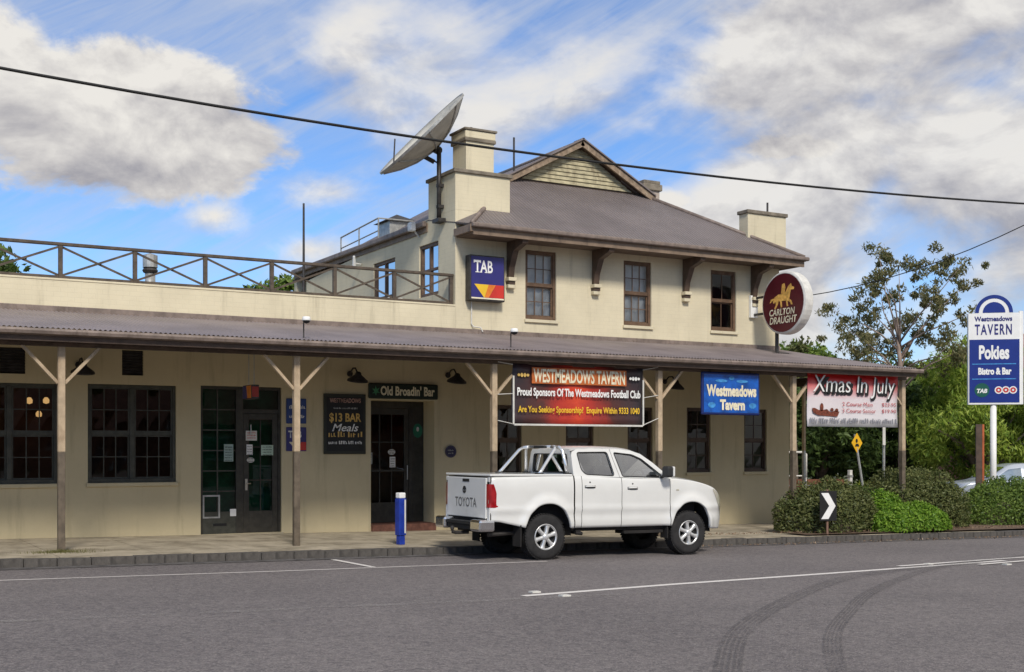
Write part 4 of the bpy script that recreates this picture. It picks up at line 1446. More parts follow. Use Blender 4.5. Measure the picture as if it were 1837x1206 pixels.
MB().tube([low + dn * .06, low + dn * .06 + Vector((.03, 0, .55))], .016, 6).build('feed_strut', dark_metal, t)

t = root('antenna_pole', (9.76, 26.7, 4.3), 'thin dark antenna pole standing on the terrace', 'pole', 'thin roof poles')
MB().tube([(9.76, 26.7, 4.3), (9.76, 26.7, 7.28)], [.035, .025], 8).build('pole', dark_metal, t)
MB().box(9.66, 9.86, 26.6, 26.8, 4.3, 4.33).build('base_plate', dark_metal, t)
t = root('antenna_pole', (14.35, 25.4, 8.0), 'thin dark antenna pole on the roof left of the gable', 'pole', 'thin roof poles')
MB().tube([(14.40, 25.0, 7.9), (14.40, 25.0, 9.02)], .025, 8).build('pole', dark_metal, t)
MB().box(14.34, 14.46, 24.94, 25.06, 7.95, 8.15).build('bracket', dark_metal, t)
t = root('roof_flue', (6.66, 28.4, 4.3), 'short galvanised flue with a cowl behind the balustrade', 'flue')
MB().tube([(6.66, 28.4, 4.3), (6.66, 28.4, 5.75)], .12, 14).build('pipe', galv, t, smooth=True)
MB().lathe([(.17, 0), (.17, .28), (0, .34)], (6.66, 28.4, 5.78), (0, 0, 1), 14).build('cowl', galv, t)
MB().lathe([(.15, 0), (.18, .05), (.15, .10)], (6.66, 28.4, 5.66), (0, 0, 1), 14).build('collar', dark_metal, t)
# roof plant with guard rail
t = root('roof_fan_housing', (12.5, 27.6, 6.9), 'grey hooded fan housing on the roof behind the chimney', 'roof fan')
MB().box(12.2, 12.9, 27.3, 28.0, 6.55, 7.22).build('body', galv, t, bevel=.01)
MB().add([(12.1, 27.2, 7.222), (13.0, 27.2, 7.222), (13.0, 28.1, 7.222), (12.1, 28.1, 7.222), (12.55, 27.65, 7.45)], [(3, 2, 1, 0), (0, 1, 4), (1, 2, 4), (2, 3, 4), (3, 0, 4)]).build('hood', dark_metal, t)
t = root('roof_guard_rail', (11.7, 28, 6.4), 'thin grey guard rail along the roof edge behind the chimney', 'guard rail')
for (y, z) in ((29.2, 6.45), (28.0, 6.5), (26.8, 6.56)):
    MB().tube([(11.68, y, z - .1), (11.68, y, z + .58)], .02, 6).build('stanchion', galv, t)
MB().tube([(11.68, 29.2, 7.03), (11.68, 26.8, 7.14), (12.6, 26.8, 7.14)], .02, 6).build('rail', galv, t)
MB().tube([(11.68, 29.2, 6.75), (11.68, 26.8, 6.84)], .016, 6).build('rail', galv, t)
# floodlight, whip lamp on the terrace wall
t = root('floodlight', (11.5, 24.4, 6.2), 'white floodlight under the side gutter next to the chimney', 'lamp')
MB().box(11.36, 11.50, 24.3, 24.48, 6.42, 6.62).build('head', white, t, bevel=.03)
MB().tube([(11.48, 24.39, 6.45), (11.62, 24.39, 6.30)], .02, 6).build('bracket', white_dull, t)
t = root('terrace_lamp', (11.5, 27.6, 6.1), 'small white lamp on the side wall above the terrace door', 'lamp')
MB().tube([(11.45, 27.75, 6.1), (11.40, 27.65, 6.32)], [.05, .03], 8).build('head', white, t)
MB().tube([(11.62, 27.7, 6.14), (11.45, 27.72, 6.16)], .015, 6).build('bracket', white_dull, t)
# split-system unit and bench on the terrace
t = root('air_conditioner', (11.2, 25.2, 4.3), 'white outdoor air conditioner unit on the terrace', 'air conditioner')
MB().box(11.1, 11.45, 24.9, 25.5, 4.35, 5.0).build('case', white_dull, t, bevel=.01)
MB().lathe([(0, 0), (.22, 0), (.22, .02), (0, .02)], (11.095, 25.2, 4.68), (-1, 0, 0), 20).build('fan_grille', dark_metal, t)
MB().box(11.12, 11.42, 24.95, 25.02, 4.3, 4.35).box(11.12, 11.42, 25.38, 25.45, 4.3, 4.35).build('feet', dark_metal, t)

# ------------------------------------------------------------------ overhead wires
t = root('power_cable', (10, 15, 5.9), 'thick black overhead power cable crossing the whole view', 'cable')
pts = []
for i in range(60):
    x = -14 + 60 * i / 59
    pts.append((x, 15.0, 5.855 + .0026 * (x - 7.8) ** 2 * (1.0 if x > 7.8 else 1.33)))
MB().tube(pts, .019, 6).build('conductor', black, t, smooth=True)
t = root('service_wire', (20.6, 22.3, 5.4), 'thin dark service wire rising from the round sign to the right', 'cable')
a_, b_ = Vector((20.4, 22.5, 5.2)), Vector((27.5, 12.0, 7.9))
pts = [Vector((a_.x + (b_.x - a_.x) * i / 20, a_.y + (b_.y - a_.y) * i / 20, 5.25 + .6 * i / 20 + 5.7 * (i / 20) ** 2)) for i in range(21)]
MB().tube(pts, .012, 6).build('conductor', black, t)

# ------------------------------------------------------------------ bollard
t = root('blue_bollard', (8.75, 19.12, zfoot(8.75)), 'blue square bollard with a white cap on the footpath', 'bollard', rot=(0, 0, R(10)), local=True)
bb = mat('cobalt_blue_paint', (.014, .04, .30), .4, var=.2, scale=6)
MB().box(-.056, .056, -.056, .056, 0, .16).build('foot', bb, t, bevel=.01)
MB().box(-.072, .072, -.072, .072, .162, .80).build('shaft', bb, t, bevel=.012)
MB().box(-.064, .064, -.064, .064, .802, .90).build('cap', white, t, bevel=.015)
MB().box(.03, .06, -.0745, -.0725, .2, .78).build('reflective_strip', white_dull, t)

# ------------------------------------------------------------------ white utility truck
car_white = mat('white_car_paint', (.68, .675, .645), .28, var=.03, scale=2, coat=.6, dirt=((.55, .52, .45), 2.5, .60, .85))
chrome = mat('chrome', (.78, .78, .78), .14, 1.0, var=.05)
alloy = mat('alloy_wheel', (.66, .66, .65), .32, .55, var=.06)
tyre_m = mat('tyre_rubber_black', (.022, .021, .021), .85, var=.3, scale=9, bump=.3, bscale=40)
plastic = mat('black_plastic', (.02, .02, .02), .6, var=.2)
under = mat('underbody', (.018, .016, .015), .9, var=.3)
car_glass = glass_mat('tinted_car_glass', (.48, .53, .57), 1.5, 3.6)
tail_red = mat('tail_light_red', (.30, .008, .012), .15, var=.25, scale=12, coat=.8)
lamp_clear = mat('head_light_lens', (.50, .47, .38), .12, var=.12, scale=12, coat=1.0)
seat_m = mat('grey_seat_cloth', (.06, .06, .065), .9)


def interp(tab, x):
    if x <= tab[0][0]:
        return tab[0][1]
    for (a, b), (c, d) in zip(tab, tab[1:]):
        if x <= c:
            return b + (d - b) * (x - a) / (c - a)
    return tab[-1][1]


def smooth_interp(tab, x):
    if x <= tab[0][0]:
        return tab[0][1]
    for i in range(len(tab) - 1):
        if x <= tab[i + 1][0]:
            p0, p1, p2, p3 = tab[max(i - 1, 0)], tab[i], tab[i + 1], tab[min(i + 2, len(tab) - 1)]
            t_ = (x - p1[0]) / (p2[0] - p1[0])
            m1 = (p2[1] - p0[1]) / (p2[0] - p0[0]) * (p2[0] - p1[0])
            m2 = (p3[1] - p1[1]) / (p3[0] - p1[0]) * (p2[0] - p1[0])
            return (2 * t_ ** 3 - 3 * t_ ** 2 + 1) * p1[1] + (t_ ** 3 - 2 * t_ ** 2 + t_) * m1 + (-2 * t_ ** 3 + 3 * t_ ** 2) * p2[1] + (t_ ** 3 - t_ ** 2) * m2
    return tab[-1][1]


WB = 3.05
WHEEL_R = .39
SIDE = [(.40, .775), (.50, .805), (.62, .832), (.74, .828), (.79, .832), (.85, .852), (.92, .842), (1.05, .842), (1.2, .842), (1.32, .832), (1.40, .812), (1.46, .79)]
BELT = [(-1.1, 1.40), (.5, 1.425), (.6, 1.425), (1.6, 1.385), (2.5, 1.36), (2.66, 1.375), (2.80, 1.37), (3.24, 1.31), (3.55, 1.225), (3.72, 1.14), (3.83, 1.05), (3.91, .93), (3.955, .80), (3.97, .70)]
ARCH = ((.03, .47), (WB + .03, .455))


def arch_h(x):
    h = 0
    for c, a in ARCH:
        q = (x - c) / a
        if abs(q) < 1:
            h = max(h, .40 + .555 * math.sqrt(1 - abs(q) ** 2.3))
    return h


def zbot(x):
    base = interp([(-1.1, .68), (-.9, .66), (-.52, .58), (-.4, .55), (.5, .53), (2.6, .53), (3.4, .50), (3.6, .45), (3.9, .44), (3.95, .52), (3.97, .62)], x)
    return max(base, arch_h(x))


def yside(x, z):
    y = smooth_interp(SIDE, z)
    if x > 3.45:
        q = (x - 3.45) / .54
        y *= 1 - .33 * q ** 2.2
    if x < -.95:
        y -= .05 * ((-.95 - x) / .13) ** 2
    # flared guards
    for c, a in ARCH:
        d = math.hypot((x - c) / a, (z - .40) / .555)
        if d < 1.42 and z > .42:
            y += .052 * (0.5 + .5 * math.cos(math.pi * max(0, (d - 1.0)) / .42)) * (1 - .55 * max(0, (d - 1.15)) / .27 if d > 1.15 else 1)
    return y


def side_panel(x0, x1, sgn, name, mtl, parent, nx=24, nz=16, ztop=None, zb=None, lift=0.0, lip=True):
    ztop = ztop or (lambda x: smooth_interp(BELT, x))
    zb = zb or zbot
    xs = [x0 + (x1 - x0) * i / nx for i in range(nx + 1)]
    for c, a in ARCH:
        for e in (-.999, -.97, -.9, .9, .97, .999):
            if x0 < c + a * e < x1:
                xs.append(c + a * e)
    xs = sorted(set(xs))
    cols = []
    for x in xs:
        zl, zt = zb(x), ztop(x)
        col = []
        if lip:
            col.append((x, sgn * (yside(x, zl) - .06), zl + .004))
        for j in range(nz + 1):
            z = zl + (zt - zl) * j / nz
            col.append((x, sgn * (yside(x, z) + lift), z))
        if lip:
            col.append((x, sgn * (yside(x, zt) - .05), zt + .006))
        cols.append(col)
    return MB().grid(cols).build(name, mtl, parent, smooth=True)


TS = .955
tr = root('utility_truck', (10.22, 17.50, zroad(10.22)), 'white dual cab utility truck with chrome sports bar parked at the kerb', 'truck', rot=(0, math.atan(.010), 0), scale=TS, local=True)
for sgn in (-1, 1):
    side_panel(-1.075, .545, sgn, 'tray_side', car_white, tr, 46, 18)
    side_panel(.572, .712, sgn, 'cab_corner', car_white, tr, 4, 16)
    d1 = side_panel(.722, 1.545, sgn, 'rear_door', car_white, tr, 14, 18)
    d2 = side_panel(1.556, 2.60, sgn, 'front_door', car_white, tr, 16, 18)
    side_panel(2.612, 3.97, sgn, 'front_guard', car_white, tr, 60, 18)
    for dd, hx, hz in ((d1, .80, 1.245), (d2, 1.70, 1.215)):
        yy = yside(hx + .08, hz)
        MB().box(hx - .03, hx + .19, sgn * (yy - .004), sgn * (yy + .003), hz - .035, hz + .015).build('handle_recess', plastic if sgn < 0 else plastic, dd, bevel=.002)
        MB().tube([(hx - .02, sgn * (yy + .005), hz - .005), (hx + .02, sgn * (yy + .032), hz + .0), (hx + .14, sgn * (yy + .032), hz + .0), (hx + .18, sgn * (yy + .005), hz - .005)], .013, 8).build('handle', car_white, dd, smooth=True)
        MB().lathe([(0, .006), (.014, .006), (.014, -.01)], (hx + .08, sgn * yside(hx, hz + .07), hz + .07), (0, sgn, 0), 10).build('lock', plastic, dd)
    # black sill under the doors
    MB().box(.56, 2.62, sgn * .74 if sgn < 0 else .70, sgn * .70 if sgn < 0 else .74, .47, .535).build('sill', under, tr)
    # side repeater
    MB().box(2.74, 2.80, sgn * (yside(2.77, 1.17) - .01), sgn * (yside(2.77, 1.17) + .008), 1.155, 1.185).build('side_indicator', lamp_clear, tr, bevel=.004)
    # tail lamp
    tl = []
    for i in range(7):
        q = i / 6
        z = .90 + .39 * q
        xo = -1.088
        wdx = .065 + .08 * (1 - q) + .02 * math.sin(math.pi * q)
        ys = yside(-1.0, z)
        tl.append([(xo + wdx, sgn * (ys + .006), z), (xo + wdx * .5, sgn * (ys + .004), z), (xo + .01, sgn * (ys - .03), z), (xo - .006, sgn * (ys - .06), z), (xo - .006, sgn * (ys - .135), z)])
    MB().grid(tl).build('tail_light', tail_red, tr, smooth=True)
    MB().add([(-1.093, sgn * .79, .97), (-1.093, sgn * .72, .97), (-1.093, sgn * .72, 1.03), (-1.093, sgn * .79, 1.03)], [(0, 1, 2, 3)]).build('reverse_lens', lamp_clear, tr)
    # head lamp follows the corner of the guard
    side_panel(3.60, 3.93, sgn, 'head_light', lamp_clear, tr, 12, 6, ztop=lambda x: smooth_interp(BELT, x) - .015, zb=lambda x: smooth_interp(BELT, x) - .04 - .19 * min(1, (x - 3.58) / .22), lift=.006, lip=False)
    # mirror
    mi = MB().box(2.36, 2.50, sgn * .90 if sgn > 0 else -1.09, 1.09 if sgn > 0 else -.90, 1.40, 1.60).build('mirror', plastic, tr, bevel=.04, seg=3)
    MB().box(2.49, 2.54, .905 if sgn > 0 else -1.085, 1.085 if sgn > 0 else -.905, 1.41, 1.595).build('mirror_cover', car_white, mi, bevel=.03, seg=3)
    MB().tube([(2.44, sgn * .92, 1.44), (2.44, sgn * .80, 1.40)], .03, 8).build('mirror_arm', plastic, mi)
    # mud flaps
    MB().box(-.52, -.50, min(sgn * .60, sgn * .86), max(sgn * .60, sgn * .86), .24, .60).build('mud_flap', under, tr)
    MB().box(2.56, 2.58, min(sgn * .62, sgn * .82), max(sgn * .62, sgn * .82), .30, .56).build('mud_flap', under, tr)

# greenhouse
def lean(z):
    return .792 - .14 * ((z - 1.36) / .52) ** 1.25 if z > 1.36 else .792


ROOF = [(.60, 1.855), (.70, 1.885), (1.0, 1.90), (1.5, 1.895), (1.85, 1.87), (2.05, 1.815)]
gl_z = lambda x: 1.425 if x < .6 else smooth_interp(BELT, x)


def panel_with_hole(name, outer, hole, sgn, parent):
    loops = [[Vector((p[0], p[1], 0)) for p in outer], [Vector((p[0], p[1], 0)) for p in hole]]
    tris = tessellate_polygon(loops)
    pts = outer + hole
    vs_ = [(p[0], sgn * lean(p[1]), p[1]) for p in pts]
    mb = MB().add(vs_, [tuple(t_) for t_ in tris])
    n = len(outer)
    h = len(hole)
    inn = [(p[0], sgn * (lean(p[1]) - .035), p[1]) for p in hole]
    mb.add([vs_[n + i] for i in range(h)] + inn, [(i, (i + 1) % h, h + (i + 1) % h, h + i) for i in range(h)])
    return mb.build(name, car_white, parent)


def round_poly(poly, r=.04, n=4):
    out = []
    m_ = len(poly)
    for i in range(m_):
        p, a, b = Vector(poly[i]), Vector(poly[i - 1]), Vector(poly[(i + 1) % m_])
        ra = min(r, (a - p).length * .4)
        rb_ = min(r, (b - p).length * .4)
        q0, q1 = p + (a - p).normalized() * ra, p + (b - p).normalized() * rb_
        for k in range(n + 1):
            t_ = k / n
            out.append(tuple((1 - t_) ** 2 * q0 + 2 * t_ * (1 - t_) * p + t_ ** 2 * q1))
    return out


HR = round_poly([(.70, 1.83), (1.335, 1.842), (1.425, 1.425), (.83, 1.45), (.745, 1.53)], .05)
HF = round_poly([(1.475, 1.835), (1.86, 1.80), (2.05, 1.725), (2.44, 1.44), (2.42, 1.395), (1.60, 1.415)], .035)
OR_ = [(.575, 1.43), (.58, 1.78), (.60, 1.84), (.70, 1.885), (1.0, 1.90), (1.397, 1.897), (1.44, 1.70), (1.535, 1.40), (1.1, 1.408)]
OF_ = [(1.405, 1.897), (1.6, 1.893), (1.85, 1.87), (2.05, 1.815), (2.30, 1.655), (2.56, 1.455), (2.70, 1.372), (2.4, 1.362), (1.545, 1.40), (1.449, 1.70)]
for sgn in (-1, 1):
    cab1 = panel_with_hole('rear_window_frame', OR_, HR, sgn, tr)
    cab2 = panel_with_hole('front_window_frame', OF_, HF, sgn, tr)
    for fr, hole in ((cab1, HR), (cab2, HF)):
        MB().add([(p[0], sgn * (lean(p[1]) - .02), p[1]) for p in hole], [tuple(range(len(hole)))]).build('side_glass', car_glass, fr, fix=False)
        # rubber seal
        loop = [(p[0], sgn * (lean(p[1]) + .002), p[1]) for p in hole]
        MB().tube(loop + [loop[0]], .009, 6, False).build('seal', plastic, fr, smooth=True)
# roof skin
rows = []
for x in [.585, .60, .64, .70, .85, 1.0, 1.25, 1.5, 1.7, 1.85, 1.95, 2.05]:
    ze = smooth_interp(ROOF, x)
    ye = lean(ze)
    row = []
    crown = .05 * min(1, .35 + (x - .585) / .3) * min(1, .45 + (2.05 - x) / .4)
    for q in (-1, -.985, -.95, -.88, -.7, -.45, -.2, 0, .2, .45, .7, .88, .95, .985, 1):
        row.append((x, ye * q, ze + crown * (1 - abs(q) ** 5.5)))
    rows.append(row)
roof_o = MB().grid(rows).build('roof_panel', car_white, tr, smooth=True)
# windscreen
rows = []
for k in range(7):
    q = k / 6
    x, z = 2.05 + (2.70 - 2.05) * q, 1.83 - (1.83 - 1.39) * q
    ye = lean(z) - .02
    rows.append([(x + .09 * (1 - (s_ / 6) ** 2), ye * s_ / 6, z + .015 * (1 - abs(s_ / 6) ** 3)) for s_ in range(-6, 7)])
MB().grid(rows).build('windscreen', car_glass, tr, smooth=True, fix=False)
MB().tube([(2.06, -.66, 1.82), (2.06, .66, 1.82)], .02, 6).build('windscreen_trim', plastic, tr)
# cab rear wall and rear window
outer = [(-.78, 1.30), (.78, 1.30), (.775, 1.43), (.67, 1.83), (.62, 1.89), (-.62, 1.89), (-.67, 1.83), (-.775, 1.43)]
hole = round_poly([(-.60, 1.48), (.60, 1.48), (.55, 1.80), (-.55, 1.80)], .05)
tris = tessellate_polygon([[Vector((p[0], p[1], 0)) for p in outer], [Vector((p[0], p[1], 0)) for p in hole]])
bw = MB().add([(.578, p[0], p[1]) for p in outer + hole], [tuple(q) for q in tris]).build('cab_rear_panel', car_white, tr)
MB().add([(.60, p[0], p[1]) for p in hole], [tuple(range(len(hole)))]).build('rear_glass', car_glass, bw, fix=False)
lp = [(.576, p[0], p[1]) for p in hole]
MB().tube(lp + [lp[0]], .011, 6, False).build('seal', plastic, bw)
# bonnet and nose
rows = []
for i in range(36):
    q = i / 35
    x = 2.64 + (3.97 - 2.64) * (1 - (1 - q) ** 1.6)
    ze = smooth_interp(BELT, x)
    ye = yside(x, ze) - .012
    cr = .055 * min(1, .6 + (3.97 - x) * .6)
    rows.append([(x + (.03 * (1 - (s_ / 8) ** 2) if x > 3.7 else 0), ye * s_ / 8, ze + .004 + cr * (1 - abs(s_ / 8) ** 3)) for s_ in range(-8, 9)])
MB().grid(rows).build('bonnet', car_white, tr, smooth=True)
MB().box(3.80, 3.985, -.48, .48, .44, .70).build('front_bumper', car_white, tr, bevel=.05, seg=3)
MB().box(3.90, 3.99, -.40, .40, .715, .88).build('grille', plastic, tr, bevel=.01)
# tray: cover, tailgate, rear corners
MB().box(-1.085, .535, -.815, .815, 1.418, 1.455).build('tray_cover', car_white, tr, bevel=.016, seg=3)
MB().box(-1.07, -1.05, -.80, .80, .66, 1.40).build('tray_end', under, tr)
for sgn in (-1, 1):
    MB().box(-1.084, -1.06, min(sgn * .715, sgn * .80), max(sgn * .715, sgn * .80), .68, .90).build('lower_rear_corner', car_white, tr, bevel=.006)
    MB().box(-1.084, -1.06, min(sgn * .715, sgn * .795), max(sgn * .715, sgn * .795), 1.325, 1.40).build('rear_corner', car_white, tr, bevel=.006)
tg = MB().box(-1.105, -1.072, -.705, .705, .715, 1.392).build('tailgate', car_white, tr, bevel=.012)
MB().box(-1.112, -1.104, -.12, .12, 1.315, 1.365).build('tailgate_latch', plastic, tg, bevel=.004)
rr, uu = Vector((0, -1, 0)), Vector((0, 0, 1))
lettering(tg, 'TOYOTA', .0, 0, .78, .16, (-1.1065, 0, .97), mat('grey_decal', (.13, .13, .125), .5), rr, uu, out=.002, bold=.01)
ring(tg, 'emblem', -.05, 0, .045, .062, (-1.1055, 0, 1.18), plastic, rr, uu, .006)
flat(tg, 'emblem_bar', [rect(-.066, -.034, -.05, .05), rect(-.09, -.01, .005, .025)], (-1.1055, 0, 1.18), plastic, rr, uu, .007)
# rear step bumper
bmp = MB().box(-1.25, -1.09, -.46, .46, .60, .66).box(-1.22, -1.09, -.46, .46, .52, .598).build('rear_bumper', plastic, tr, bevel=.01)
for sgn in (-1, 1):
    MB().box(-1.285, -.98, min(sgn * .47, sgn * .83), max(sgn * .47, sgn * .83), .50, .70).build('bumper_end', chrome, bmp, bevel=.045, seg=3)
MB().tube([(-1.05, 0, .45), (-1.30, 0, .45), (-1.36, 0, .47)], .03, 8).lathe([(0, .05), (.03, .04), (.035, 0), (.02, -.04)], (-1.36, 0, .52), (0, 0, 1), 10).build('tow_bar', dark_metal, bmp)
# sports bar
sb = MB()
for sgn in (-1, 1):
    sb.tube([(.50, sgn * .70, 1.45), (.475, sgn * .675, 1.62), (.44, sgn * .62, 1.86), (.425, sgn * .56, 1.915), (.42, sgn * .45, 1.925)], .030, 10)
    sb.tube([(-.08, sgn * .70, 1.45), (-.03, sgn * .69, 1.50), (.29, sgn * .60, 1.87), (.34, sgn * .54, 1.912), (.36, sgn * .40, 1.92)], .030, 10)
sb.tube([(.42, -.46, 1.925), (.42, .46, 1.925)], .028, 10)
spb = sb.build('sports_bar', mat('polished_steel', (.80, .80, .79), .2, .75, var=.04), tr, smooth=True)
for sgn in (-1, 1):
    for xx in (.50, -.07):
        MB().box(xx - .06, xx + .06, min(sgn * .65, sgn * .75), max(sgn * .65, sgn * .75), 1.455, 1.475).build('bar_foot', plastic, spb, bevel=.006)
MB().box(.34, .50, -.18, .18, 1.90, 1.945).build('brake_lamp', plastic, spb, bevel=.01)
# aerial, chassis, axles
MB().tube([(2.28, -.68, 1.66), (1.95, -.70, 1.99)], .006, 6).build('aerial', plastic, tr)
MB().box(-1.0, 3.75, -.50, .50, .46, .60).box(-.9, 3.3, -.66, .66, .60, 1.12).build('underbody', under, tr)
for c_, a_ in ARCH:
    for sgn in (-1, 1):
        liner = []
        for k in range(13):
            th = math.pi * k / 12
            px_, pz_ = c_ + (a_ + .02) * math.cos(th), .40 + .60 * math.sin(th)
            liner.append([(px_, sgn * .50, pz_), (px_, sgn * .80, pz_)])
        MB().grid(liner).build('wheel_arch_liner', under, tr, smooth=True)
MB().tube([(0, -.7, WHEEL_R), (0, .7, WHEEL_R)], .06, 10).tube([(WB, -.7, WHEEL_R), (WB, .7, WHEEL_R)], .05, 10).lathe([(0, -.16), (.14, -.12), (.17, 0), (.14, .12), (0, .16)], (0, 0, WHEEL_R), (0, 1, 0), 14).build('axle', under, tr)
MB().tube([(.62, -.55, .42), (-.6, -.62, .46), (-1.02, -.64, .44)], .035, 8).build('exhaust_pipe', dark_metal, tr)
MB().box(.62, .72, -.80, -.6, .42, .49).tube([(.62, -.79, .44), (.74, -.81, .43)], .03, 8).build('chassis_bracket', under, tr)
MB().box(1.66, 2.52, -.76, -.58, .40, .455).build('side_step', under, tr, bevel=.01)
# seats, steering wheel
for sx_ in (1.0, 1.85):
    for sy_ in (-.38, .38):
        se = MB().box(sx_ - .28, sx_ + .22, sy_ - .25, sy_ + .25, 1.0, 1.15).build('seat', seat_m, tr, bevel=.05)
        MB().box(sx_ - .36, sx_ - .24, sy_ - .24, sy_ + .24, 1.12, 1.58).build('backrest', seat_m, se, bevel=.05)
        MB().box(sx_ - .36, sx_ - .27, sy_ - .13, sy_ + .13, 1.60, 1.77).build('headrest', seat_m, se, bevel=.04)
MB().box(2.3, 2.62, -.72, .72, 1.05, 1.37).build('dashboard', plastic, tr, bevel=.04)
MB().tube([(2.2 + .05 * math.sin(a), -.38 + .19 * math.cos(a), 1.36 + .17 * math.sin(a)) for a in [2 * math.pi * k / 16 for k in range(17)]], .018, 6).build('steering_wheel', plastic, tr)


def make_wheel(parent, x, sgn, front):
    yo = sgn * .70
    ax = (0, sgn, 0)
    prof = [(.215, -.12), (.24, -.125), (.33, -.13), (.37, -.118), (.386, -.09), (.39, -.05), (.39, .05), (.386, .09), (.37, .118), (.33, .13), (.24, .125), (.215, .12)]
    ty = MB().lathe(prof, (x, yo, WHEEL_R), ax, 48, closed=True)
    wh = ty.build('wheel', tyre_m, parent, smooth=True)
    blocks = MB()
    for k in range(48):
        for row_, off in ((-.085, 0), (-.03, .5), (.03, 0), (.085, .5)):
            a = 2 * math.pi * (k + off) / 48
            c_ = Vector((x + .392 * math.cos(a), yo + sgn * row_, WHEEL_R + .392 * math.sin(a)))
            tng = Vector((-math.sin(a), 0, math.cos(a)))
            blocks.beam(c_ - tng * .017, c_ + tng * .017, .042, .014, (math.cos(a), 0, math.sin(a)))
    blocks.build('tread', tyre_m, wh, fix=False)['kind'] = 'stuff'
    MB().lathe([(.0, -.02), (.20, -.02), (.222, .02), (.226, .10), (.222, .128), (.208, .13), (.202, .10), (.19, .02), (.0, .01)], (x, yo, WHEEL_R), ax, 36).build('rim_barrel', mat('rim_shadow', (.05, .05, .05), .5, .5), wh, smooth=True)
    MB().lathe([(.195, .112), (.212, .132), (.224, .128), (.224, .11)], (x, yo, WHEEL_R), ax, 40).build('rim_lip', alloy, wh, smooth=True)
    sp = MB()
    for k in range(6):
        a = 2 * math.pi * k / 6 + .26 + (.4 if front else 0)
        d = Vector((math.cos(a), 0, math.sin(a)))
        tg_ = Vector((-math.sin(a), 0, math.cos(a)))
        yv = Vector((0, sgn, 0))
        c0 = Vector((x, yo, WHEEL_R))
        top = []
        bot = []
        for r_, hw, dp in ((.05, .034, .125), (.10, .028, .128), (.15, .031, .120), (.205, .050, .122)):
            for s_ in (-1, -.6, .6, 1):
                top.append(c0 + d * r_ + tg_ * hw * s_ + yv * (dp - (.018 if abs(s_) == 1 else 0)))
        k0 = len(sp.v)
        sp.v += [tuple(p) for p in top]
        for i in range(3):
            for j in range(3):
                q = k0 + i * 4 + j
                sp.f.append((q, q + 1, q + 5, q + 4))
        # side skirts give the spoke depth
        for j in (0, 3):
            for i in range(3):
                p0, p1 = Vector(top[i * 4 + j]), Vector(top[(i + 1) * 4 + j])
                sp.add([p0, p1, p1 - yv * .05, p0 - yv * .05], [(0, 1, 2, 3)])
    sp.build('spokes', alloy, wh, smooth=True)
    MB().lathe([(.0, .142), (.035, .14), (.05, .13), (.062, .12), (.07, .08)], (x, yo, WHEEL_R), ax, 20).build('hub_cap', alloy, wh, smooth=True)


for sgn in (-1, 1):
    make_wheel(tr, 0.0, sgn, False)
    make_wheel(tr, WB, sgn, True)

# ------------------------------------------------------------------ silver hatchback beyond the hedge
silver = mat('silver_blue_paint', (.46, .50, .56), .3, .25, var=.04, coat=.6)
hb = root('silver_hatchback', (32.3, 25.0, zroad(32) + .165), 'silver blue hatchback parked beyond the hedge behind the tall tavern sign', 'car', rot=(0, 0, R(150)), local=True)
prof = [(-1.95, .45), (-1.98, .75), (-1.85, .95), (-1.60, 1.25), (-1.30, 1.44), (-.3, 1.50), (.35, 1.42), (1.05, 1.02), (1.75, .90), (1.98, .70), (1.98, .42)]


def hatch_y(x, z):
    y = .84 if z < .95 else .84 - (z - .95) * .42
    return y - .14 * max(0, (abs(x) - 1.5) / .48) ** 2


cols = []
for i in range(41):
    x = -1.97 + 3.94 * i / 40
    zt = smooth_interp([(-1.98, .80), (-1.9, .93), (-1.6, 1.25), (-1.30, 1.43), (-.3, 1.50), (.35, 1.42), (1.05, 1.02), (1.75, .90), (1.94, .76), (1.98, .66)], x)
    zl = .28
    for c_ in (-1.22, 1.25):
        q = (x - c_) / .36
        if abs(q) < 1:
            zl = max(zl, .30 + .36 * math.sqrt(1 - q * q))
    sec = []
    for j in range(9):
        z = zl + (zt - .03 - zl) * j / 8
        sec.append((x, -hatch_y(x, z), z))
    for q in (-.85, -.5, 0, .5, .85):
        sec.append((x, hatch_y(x, zt) * q, zt + .02 * (1 - q * q)))
    for j in range(8, -1, -1):
        z = zl + (zt - .03 - zl) * j / 8
        sec.append((x, hatch_y(x, z), z))
    cols.append(sec)
MB().grid(cols).build('body', silver, hb, smooth=True)
MB().box(-1.9, 1.9, -.6, .6, .2, .7).build('underbody', under, hb)
for sgn in (-1, 1):
    for wpoly in ([(-1.25, 1.02), (-.10, 1.0), (-.12, 1.38), (-1.0, 1.36)], [(-.02, 1.0), (.92, .99), (.36, 1.33), (-.03, 1.38)]):
        MB().add([(p, sgn * (hatch_y(p, q) + .008), q) for p, q in wpoly], [(0, 1, 2, 3)]).build('side_glass', car_glass, hb, fix=False)
    for c_ in (-1.22, 1.25):
        wh = MB().lathe([(.18, -.09), (.28, -.09), (.305, -.05), (.305, .05), (.28, .09), (.18, .09)], (c_, sgn * .74, .305), (0, sgn, 0), 28, closed=True).build('wheel', tyre_m, hb, smooth=True)
        MB().lathe([(0, .07), (.06, .075), (.18, .085), (.19, .05)], (c_, sgn * .74, .305), (0, sgn, 0), 24).build('rim', alloy, wh, smooth=True)
    MB().box(-1.99, -1.86, min(sgn * .52, sgn * .76), max(sgn * .52, sgn * .76), .78, .98).build('tail_light', tail_red, hb, bevel=.03)
    MB().box(1.74, 1.93, min(sgn * .48, sgn * .74), max(sgn * .48, sgn * .74), .66, .80).build('head_light', lamp_clear, hb, bevel=.03)
    MB().box(.70, .82, min(sgn * .85, sgn * 1.0), max(sgn * .85, sgn * 1.0), .98, 1.1).build('mirror', silver, hb, bevel=.03)
